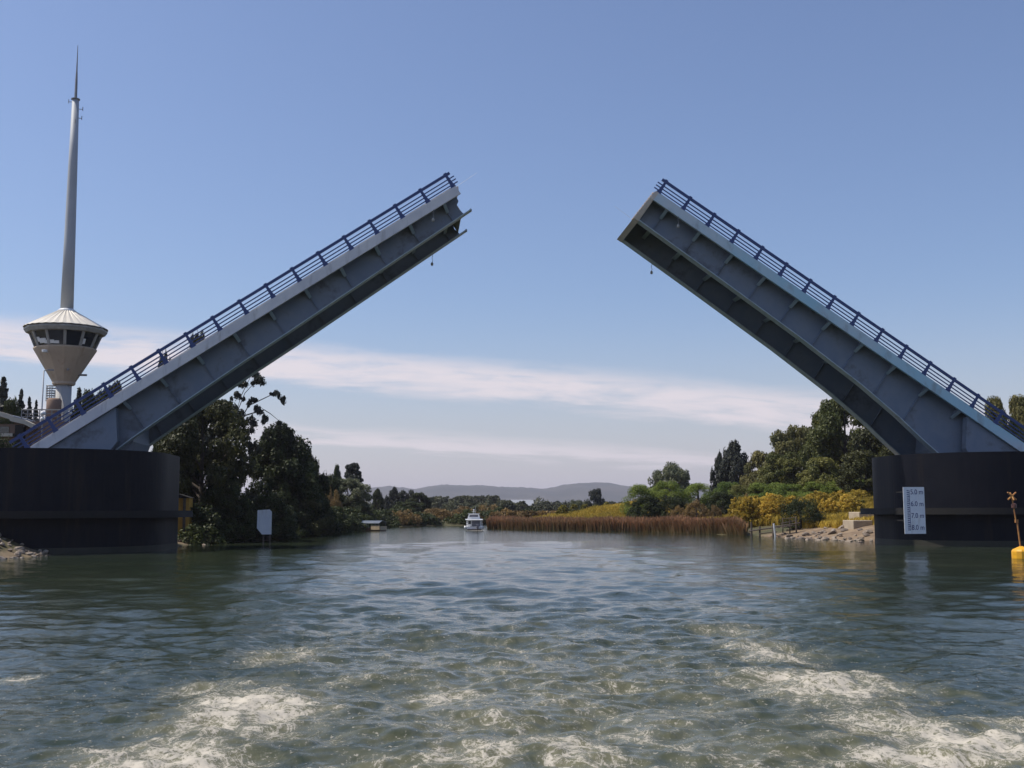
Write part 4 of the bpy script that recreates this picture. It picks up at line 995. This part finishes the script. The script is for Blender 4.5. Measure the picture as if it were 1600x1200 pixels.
# behind the left leaf and tower
for (px, top, w, lab) in ((6, 590, 24, 'leftmost spire conifer behind the riverside building'), (34, 609, 16, 'tallest of the slim conifers left of the lamp post'), (46, 621, 14, 'small slim conifer just left of the lamp post'), (57, 626, 11, 'smallest conifer right beside the lamp post')):
    plant('conifer_tree', 'tree', lab, 'spire', 'blue', 16, 0.55, px, 135, top, w*2.6, nleaf=9000, size=0.26)
plant('conifer_tree', 'tree', 'lone conifer tip right of the control tower column', 'spire', 'blue', 17, 0.55, 124, 135, 608, 50, nleaf=9000, size=0.26)
plant('tree', 'tree', 'dark tree showing between the conifers left of the tower', 'broad', 'dark', 2, 0.9, 20, 132, 624, 44)
plant('bush', 'bush', 'dark hedge in front of the riverside building by the left approach', 'dome', 'dark', 6, 1.3, 8, 96, 683, 80)
plant('tree', 'tree', 'dark tree behind the lower railing of the left leaf', 'round', 'brownish', 24, 1.0, 176, 118, 600, 62, **big)
plant('tree', 'tree', 'dark tree filling the gap between the tower tree and the railing tree', 'round', 'dark', 26, 1.0, 150, 117, 611, 66, **big)
plant('tree', 'tree', 'dark tree below the tower, showing through the railing foot', 'round', 'dark', 25, 1.0, 128, 114, 627, 56, **big)
plant('tree', 'tree', 'tree with its crown just topping the left deck between railing posts', 'round', 'brownish', 24, 1.0, 310, 126, 522, 46, rz=2.0, **big)
plant('tree', 'tree', 'tree barely topping the left deck lower down the railing', 'round', 'dark', 25, 1.0, 258, 124, 553, 34, rz=4.0, **big)
# right bank
plant('tree', 'tree', 'biggest green tree of the right bank, beneath the leaf', 'broad', 'mid', 1, 0.95, 1318, 150, 618, 128, **big)
plant('tree', 'tree', 'dark tree between the right pier and the biggest tree', 'broad', 'brownish', 2, 0.9, 1388, 142, 640, 110, **big)
plant('tree', 'tree', 'tall olive tree in the middle of the right bank wood', 'broad', 'olive', 18, 0.95, 1240, 168, 666, 92, nleaf=24000, size=0.26)
plant('tree', 'tree', 'olive tree with pale top just left of the biggest tree', 'broad', 'mid', 19, 1.0, 1290, 160, 662, 84, nleaf=24000, size=0.26)
plant('tree', 'tree', 'lower olive tree next to the dark cypress of the right bank', 'broad', 'olive', 20, 1.0, 1190, 172, 706, 66, nleaf=20000, size=0.28)
plant('tree', 'tree', 'mid green tree in front of the right bank wood', 'broad', 'mid', 19, 1.0, 1222, 156, 708, 80, nleaf=24000, size=0.26)
plant('tree', 'tree', 'shaded tree in front of the biggest tree on the right bank', 'broad', 'mid', 20, 1.0, 1282, 146, 716, 84, nleaf=20000, size=0.28)
plant('tree', 'tree', 'bushy tree low down by the right pier', 'broad', 'brownish', 18, .95, 1352, 132, 706, 90, nleaf=24000, size=0.26)
plant('cypress_tree', 'tree', 'dark cypress standing above the right bank hedge', 'cypress', 'blue', 21, 0.8, 1146, 190, 690, 62, nleaf=20000, size=0.24)
plant('cypress_tree', 'tree', 'slender dark cypress just left of the bigger one on the right bank', 'cypress', 'blue', 5, 0.9, 1124, 192, 708, 32)
plant('tree', 'tree', 'round grey green tree alone above the hedge', 'round', 'willow', 22, 1.15, 1046, 222, 723, 66, nleaf=11000, size=0.28)
for (px, Y, top, w, lf, seed, lab) in ((1000, 158, 757, 62, 'bright', 15, 'leftmost green bush of the right bank hedge'), (1040, 160, 752, 70, 'bright', 23, 'bright green bush second from the left in the hedge'), (1090, 160, 755, 72, 'bright', 15, 'green bush in the hedge below the dark cypress'), (1140, 160, 753, 70, 'bright', 23, 'bright green bush in the hedge left of the olive trees'),
                                       (1198, 150, 754, 84, 'bright', 15, 'green bush in the hedge below the olive trees'), (1345, 138, 750, 84, 'bright', 23, 'bright green bush beside the right pier above the yellow slope'), (1285, 143, 752, 84, 'bright', 15, 'green bush above the yellow slope'), (1238, 147, 756, 80, 'bright', 23, 'bright green bush above the yellow slope, right below the olive trees'), (1320, 141, 756, 70, 'mid', 15, 'mid green bush above the yellow slope near the pier'), (1165, 152, 757, 70, 'mid', 15, 'mid green bush filling the hedge above the tan bush')):
    plant('bush', 'bush', lab, 'dome', lf, seed, 1.2, px, Y, top, w, nleaf=20000, size=0.19)
for (px, Y, top, w, lf, seed, lab) in ((1010, 150, 774, 64, 'dark', 6, 'dark bush at the left front of the hedge above the reeds'), (1052, 149, 772, 56, 'dark', 9, 'dark bush in the middle front of the hedge above the reeds'), (1128, 140, 768, 62, 'dark', 6, 'dark round bush between the brown bush and the yellow slope'),
                                       (1088, 140, 781, 46, 'brown', 8, 'tan brown bush in front of the dark hedge'), (1060, 144, 790, 30, 'brown', 14, 'small tan bush low in front of the hedge'), (1115, 136, 789, 28, 'brown', 14, 'small brown bush at the foot of the dark round bush'), (1250, 113.5, 777, 68, 'dark', 9, 'dark bush standing in the yellow slope behind the jetty'), (1166, 140, 772, 30, 'brown', 8, 'tan bush at the left edge of the yellow slope')):
    plant('bush', 'bush', lab, 'dome', lf, seed, 1.3, px, Y, top, w, nleaf=16000, size=0.24)
plant('tree', 'tree', 'small dark tree left of the hedge, in front of the hills', 'broad', 'blue', 11, 1.0, 930, 250, 764, 32)
plant('conifer_tree', 'tree', 'tiny dark conifer on the flat left of the small tree', 'spire', 'blue', 16, 0.42, 884, 260, 782, 8)
plant('bush', 'bush', 'grey scrub left of the small dark tree on the flat', 'dome', 'willow', 15, 1.2, 900, 245, 781, 34)
# trees at the right approach
for (px, top, w, lf, lab) in ((1552, 622, 50, 'olive', 'tree behind the lower railing of the right leaf, the left of two'), (1598, 618, 56, 'olive', 'tree behind the right approach at the frame edge')):
    plant('tree', 'tree', lab, 'broad', lf, 20, 1.0, px, 128, top, w, nleaf=20000, size=0.28)
plant('bush', 'bush', 'dark bush behind the foot of the right railing', 'dome', 'dark', 6, 1.3, 1572, 112, 650, 66)

# masses nobody could count: gorse, reeds, far wood
def mass(name, label, cat, kind, leaf_, items, nleaf, size, seed):
    V = []; F = []; T_ = []; b_ = 0; r = np.random.default_rng(seed)
    for (px, Y, top, wpx) in items:
        q = at(px, top, Y); g_ = max(0.05, float(gz([q.x], [Y])[0])); h = q.z-g_; w = (at(px+wpx/2, top, Y)-at(px-wpx/2, top, Y)).length
        if h < 0.3: h = 0.3
        v, f, t, _ = crown(kind, int(r.integers(1e6)), h, w, nleaf, size)
        V.append(v+np.array([q.x, Y, g_])); F.append(f+b_); T_.append(np.clip(t+r.normal(0, .26), 0, 1)); b_ += len(v)
    V = np.concatenate(V); o0 = V.mean(0); o0[2] = 0
    o = link(name, npmesh(name, V-o0, np.concatenate(F), LF[leaf_], {'tint': np.concatenate(T_)}), None, tuple(o0))
    return tag(o, label, cat, kind='stuff')
def grass(name, label, cat, leaf_, xr, yr, dr, nb, hr, seed):
    r = np.random.default_rng(seed)
    x = r.uniform(*xr, nb*3); y = r.uniform(*yr, nb*3); d_ = sdist(x, y)
    k_ = (d_ > dr[0]+0.8*wob(x, y, 0.5, seed)) & (d_ < dr[1]); x, y = x[k_][:nb], y[k_][:nb]; nb = len(x)
    g = gz(x, y); clump = np.clip(0.5+0.20*wob(x, y, 0.55, seed+1), 0, 1); patch = np.clip(0.5+0.24*wob(x, y, 0.16, seed+2), 0, 1)
    h = r.uniform(*hr, nb)*(0.55+0.9*clump); w = r.uniform(0.03, 0.075, nb); an = r.uniform(0, math.pi, nb)
    ex, ey = np.cos(an)*w, np.sin(an)*w; lx, ly = r.normal(0.10, 0.30, nb)*h, r.normal(0, 0.30, nb)*h
    v = np.stack([np.stack([x-ex, y-ey, g-0.05], 1), np.stack([x+ex, y+ey, g-0.05], 1), np.stack([x+ex*.8+lx*.5, y+ey*.8+ly*.5, g+h*.7], 1), np.stack([x-ex*.3+lx, y-ey*.3+ly, g+h], 1)], 1).reshape(-1, 3)
    t = np.repeat(np.clip(0.15+0.75*patch+r.normal(0, .14, nb), 0, 1), 4)
    o0 = v.mean(0); o0[2] = 0
    tag(link(name, npmesh(name, v-o0, np.arange(4*nb).reshape(-1, 4), LF[leaf_], {'tint': t}), None, tuple(o0)), label, cat, kind='stuff')
grass('dry_grass', 'tall yellow grass slope behind the jetty and beside the right pier', 'grass', 'gorse', (20, 58), (98, 142), (5.0, 34), 75000, (0.5, 1.0), 61)
grass('dry_grass', 'tall yellow grass slope behind the reeds, left of the hedge', 'grass', 'gorse', (14, 40), (150, 205), (6.5, 40), 60000, (0.5, 1.0), 62)
it = []
for i in range(16):
    px = 1152+i*5.6; it.append((px, 126+random.uniform(-4, 4), 771+abs(px-1200)*0.10+random.uniform(-2, 8), random.uniform(26, 44)))
for i in range(14):
    px = 1262+i*7.6; it.append((px, 127+random.uniform(-5, 8), 768+random.uniform(-3, 10), random.uniform(24, 44)))
mass('gorse_thicket', 'ochre yellow gorse mound behind the jetty, around the dark bush', 'gorse', 'tuft', 'gorse', it, 3400, 0.12, 39)
it = []
for i in range(7):
    px = 1190+i*26; it.append((px, 128+random.uniform(-8, 8), 779+random.uniform(-5, 8), random.uniform(14, 24)))
for i in range(6):
    px = 880+i*17; it.append((px, 172+random.uniform(-6, 6), 790-i+random.uniform(-2, 3), random.uniform(14, 24)))
mass('gorse_thicket', 'ochre green gorse clumps scattered over the yellow grass slopes', 'gorse', 'tuft', 'scrub', it, 2600, 0.14, 32)
it = []
for i in range(26):
    px = 775+i*4.2; it.append((px, 186+random.uniform(-6, 10), 800-(3 if 785 < px < 800 else 0)-random.uniform(0, 4), random.uniform(18, 28)))
mass('gorse_thicket', 'low yellow brown scrub behind the reeds near the white launch', 'gorse', 'dome', 'brown', it, 1500, 0.22, 33)
it = []
for i in range(46):
    px = 668+i*2.9+random.uniform(-2, 2); it.append((px, 420+random.uniform(-30, 60), 776+random.uniform(-3, 3)+(7 if px > 780 else 0), random.uniform(12, 20)))
for i in range(26):
    px = 700+i*4.6+random.uniform(-2, 2); it.append((px, 340+random.uniform(-20, 20), 786+random.uniform(-3, 4), random.uniform(14, 24)))
for i in range(18):
    px = 800+i*5; it.append((px, 430+random.uniform(-30, 60), 789+random.uniform(-3, 3), random.uniform(10, 18)))
for i in range(34):
    px = 845+i*5; it.append((px, 430+random.uniform(-30, 60), 786+random.uniform(-3, 3), random.uniform(10, 18)))
mass('far_wood', 'far line of grey green woods across the river bend', 'wood', 'broad', 'far', it, 1300, 0.5, 34)
it = []
for i in range(60):
    px = -700+i*55; it.append((px, 700+random.uniform(-60, 120), 786+random.uniform(-4, 4), random.uniform(50, 70)))
mass('far_wood', 'distant tree belt on the plain in front of the hills', 'wood', 'broad', 'far', it, 900, 1.0, 35)
# undergrowth along the left bank
def along(P, step, r):
    P = np.array(P); L = np.hypot(*(P[1:]-P[:-1]).T); cu_ = np.concatenate([[0], np.cumsum(L)])
    t = np.arange(0, cu_[-1], step)+r.uniform(-.3, .3, len(np.arange(0, cu_[-1], step)))*step
    return np.stack([np.interp(t, cu_, P[:, 0]), np.interp(t, cu_, P[:, 1])], 1)
def bankmass(name, label, cat, leaf_, P, step, inl, hr, wr, nleaf, size, seed, keep=1.0):
    r = np.random.default_rng(seed); V = []; F = []; T_ = []; b_ = 0
    for (x, y) in along(P, step, r):
        if r.uniform() > keep: continue
        x += r.uniform(-0.4, 0.4)+inl[0]*r.uniform(0, 1); y += inl[1]*r.uniform(0, 1); g_ = max(-0.1, float(gz([x], [y])[0]))
        v, f, t, _ = crown('dome', int(r.integers(1e6)), r.uniform(*hr), r.uniform(*wr), nleaf, size)
        V.append(v+np.array([x, y, g_-0.1])); F.append(f+b_); T_.append(np.clip(t+r.normal(0, .12), 0, 1)); b_ += len(v)
    V = np.concatenate(V); o0 = V.mean(0); o0[2] = 0
    tag(link(name, npmesh(name, V-o0, np.concatenate(F), LF[leaf_], {'tint': np.concatenate(T_)}), None, tuple(o0)), label, cat, kind='stuff')
bankmass('undergrowth', 'dark undergrowth hanging over the left waterline', 'undergrowth', 'dark', [gp(318, 850.3), gp(420, 843.8), gp(510, 835.8), gp(553, 829.8), gp(566, 827.3), gp(600, 823.3)], 1.5, (-2.2, 1.0), (1.6, 3.4), (3.0, 5.0), 2600, 0.17, 36)
bankmass('undergrowth', 'dark low growth along the far bank left of the white launch', 'undergrowth', 'dark', [gp(588, 824.6), gp(600, 823.3), gp(680, 821.4), gp(728, 821.1), (20, 247.5), (70, 264)], 2.6, (0.0, 5.0), (1.4, 3.0), (4.0, 7.0), 1500, 0.24, 37, 0.8)
bankmass('undergrowth', 'tan brown scrub along the far bank left of the white launch', 'undergrowth', 'brown', [gp(590, 824), gp(680, 820.8), gp(728, 820.5), (20, 250)], 3.4, (0.0, 7.0), (1.8, 3.4), (4.0, 7.0), 1400, 0.24, 38, 0.38)

# reeds
pl_ = [gp(764, 826.4), gp(870, 828.6), gp(1000, 830.7), gp(1085, 833.3), gp(1168, 837.0)]
r = np.random.default_rng(5); nb = 70000
seg = np.array(pl_); sl2 = np.hypot(*(seg[1:]-seg[:-1]).T); cum = np.concatenate([[0], np.cumsum(sl2)])
# even along the picture-independent arc length, denser at the water's edge
s_ = r.uniform(0, cum[-1], nb); x_ = np.interp(s_, cum, seg[:, 0]); y_ = np.interp(s_, cum, seg[:, 1])
dep = r.uniform(0, 1, nb)**1.4*8.2-0.9
x_ = x_+dep*0.18+0.5*np.sin(s_*0.4); y_ = y_+dep*0.98+0.25*np.sin(s_*0.7)
g_ = np.maximum(gz(x_, y_), -0.3)
patch = np.clip(0.5+0.22*wob(x_, y_*0.6, 0.25, 12), 0, 1)
h_ = 1.28-0.75*g_+0.09*wob(x_, y_, 0.5, 9)+0.20*r.normal(size=nb)+0.25*patch
h_ = np.clip(h_, 0.5, 2.6)
lean = r.normal(0, 0.14, (nb, 2))*h_[:, None]; wd = r.uniform(0.03, 0.085, nb); an = r.uniform(0, math.pi, nb)
ex, ey = np.cos(an)*wd, np.sin(an)*wd
v0 = np.stack([x_-ex, y_-ey, g_-0.3], 1); v1 = np.stack([x_+ex, y_+ey, g_-0.3], 1)
v2 = np.stack([x_+ex*1.2+lean[:, 0]*.6, y_+ey*1.2+lean[:, 1]*.6, g_+h_*0.75], 1); v3 = np.stack([x_+lean[:, 0], y_+lean[:, 1], g_+h_], 1)
V = np.stack([v0, v1, v2, v3], 1).reshape(-1, 3); F = np.arange(4*nb).reshape(-1, 4)
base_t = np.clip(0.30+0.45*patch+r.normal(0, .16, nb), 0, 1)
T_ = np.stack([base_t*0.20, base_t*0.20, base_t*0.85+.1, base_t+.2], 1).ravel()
o0 = V.mean(0); o0[2] = 0
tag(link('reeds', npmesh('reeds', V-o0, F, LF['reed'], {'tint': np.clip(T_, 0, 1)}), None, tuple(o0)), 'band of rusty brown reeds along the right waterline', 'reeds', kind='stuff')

# far long building
q = at(813, 786, 480); g_ = float(gz([q.x], [480])[0]); hl = (at(833, 786, 480).x-at(793, 786, 480).x)/2
root = thing('long_shed', 'long pale roofed shed far off below the hills', 'shed', (q.x, 480, g_))
zt = at(813, 781.5, 480).z-g_
m = MB(); m.box(-hl, hl, 0.3, 8, -0.5, zt-2.3); m.build('wall', MT['steel'], root)
m = MB(); m.prism([(-0.3, zt-2.3), (0.1, zt-2.5), (4.2, zt), (8.3, zt-2.5), (8.4, zt-2.3), (4.2, zt+0.2)], -hl-0.5, hl+0.5, 0); m.build('roof', MT['shedroof'], root)

# ---------------------------------------------------------------- haze
hz = bpy.data.materials.new('haze_air'); hz.use_nodes = True
k = NT(hz.node_tree); o = k.n('ShaderNodeOutputMaterial'); v = k.n('ShaderNodeVolumePrincipled')
v.inputs['Color'].default_value = (0.92, 0.88, 1.0, 1); v.inputs['Density'].default_value = 0.000105; v.inputs['Anisotropy'].default_value = 0.2
k.l(v.outputs[0], o.inputs['Volume'])
m = MB(); m.box(-7500, 7500, -600, 9300, -8.5, 190); o = m.build('haze', hz); tag(o, 'pale blue air haze over the river valley', 'haze', kind='stuff')
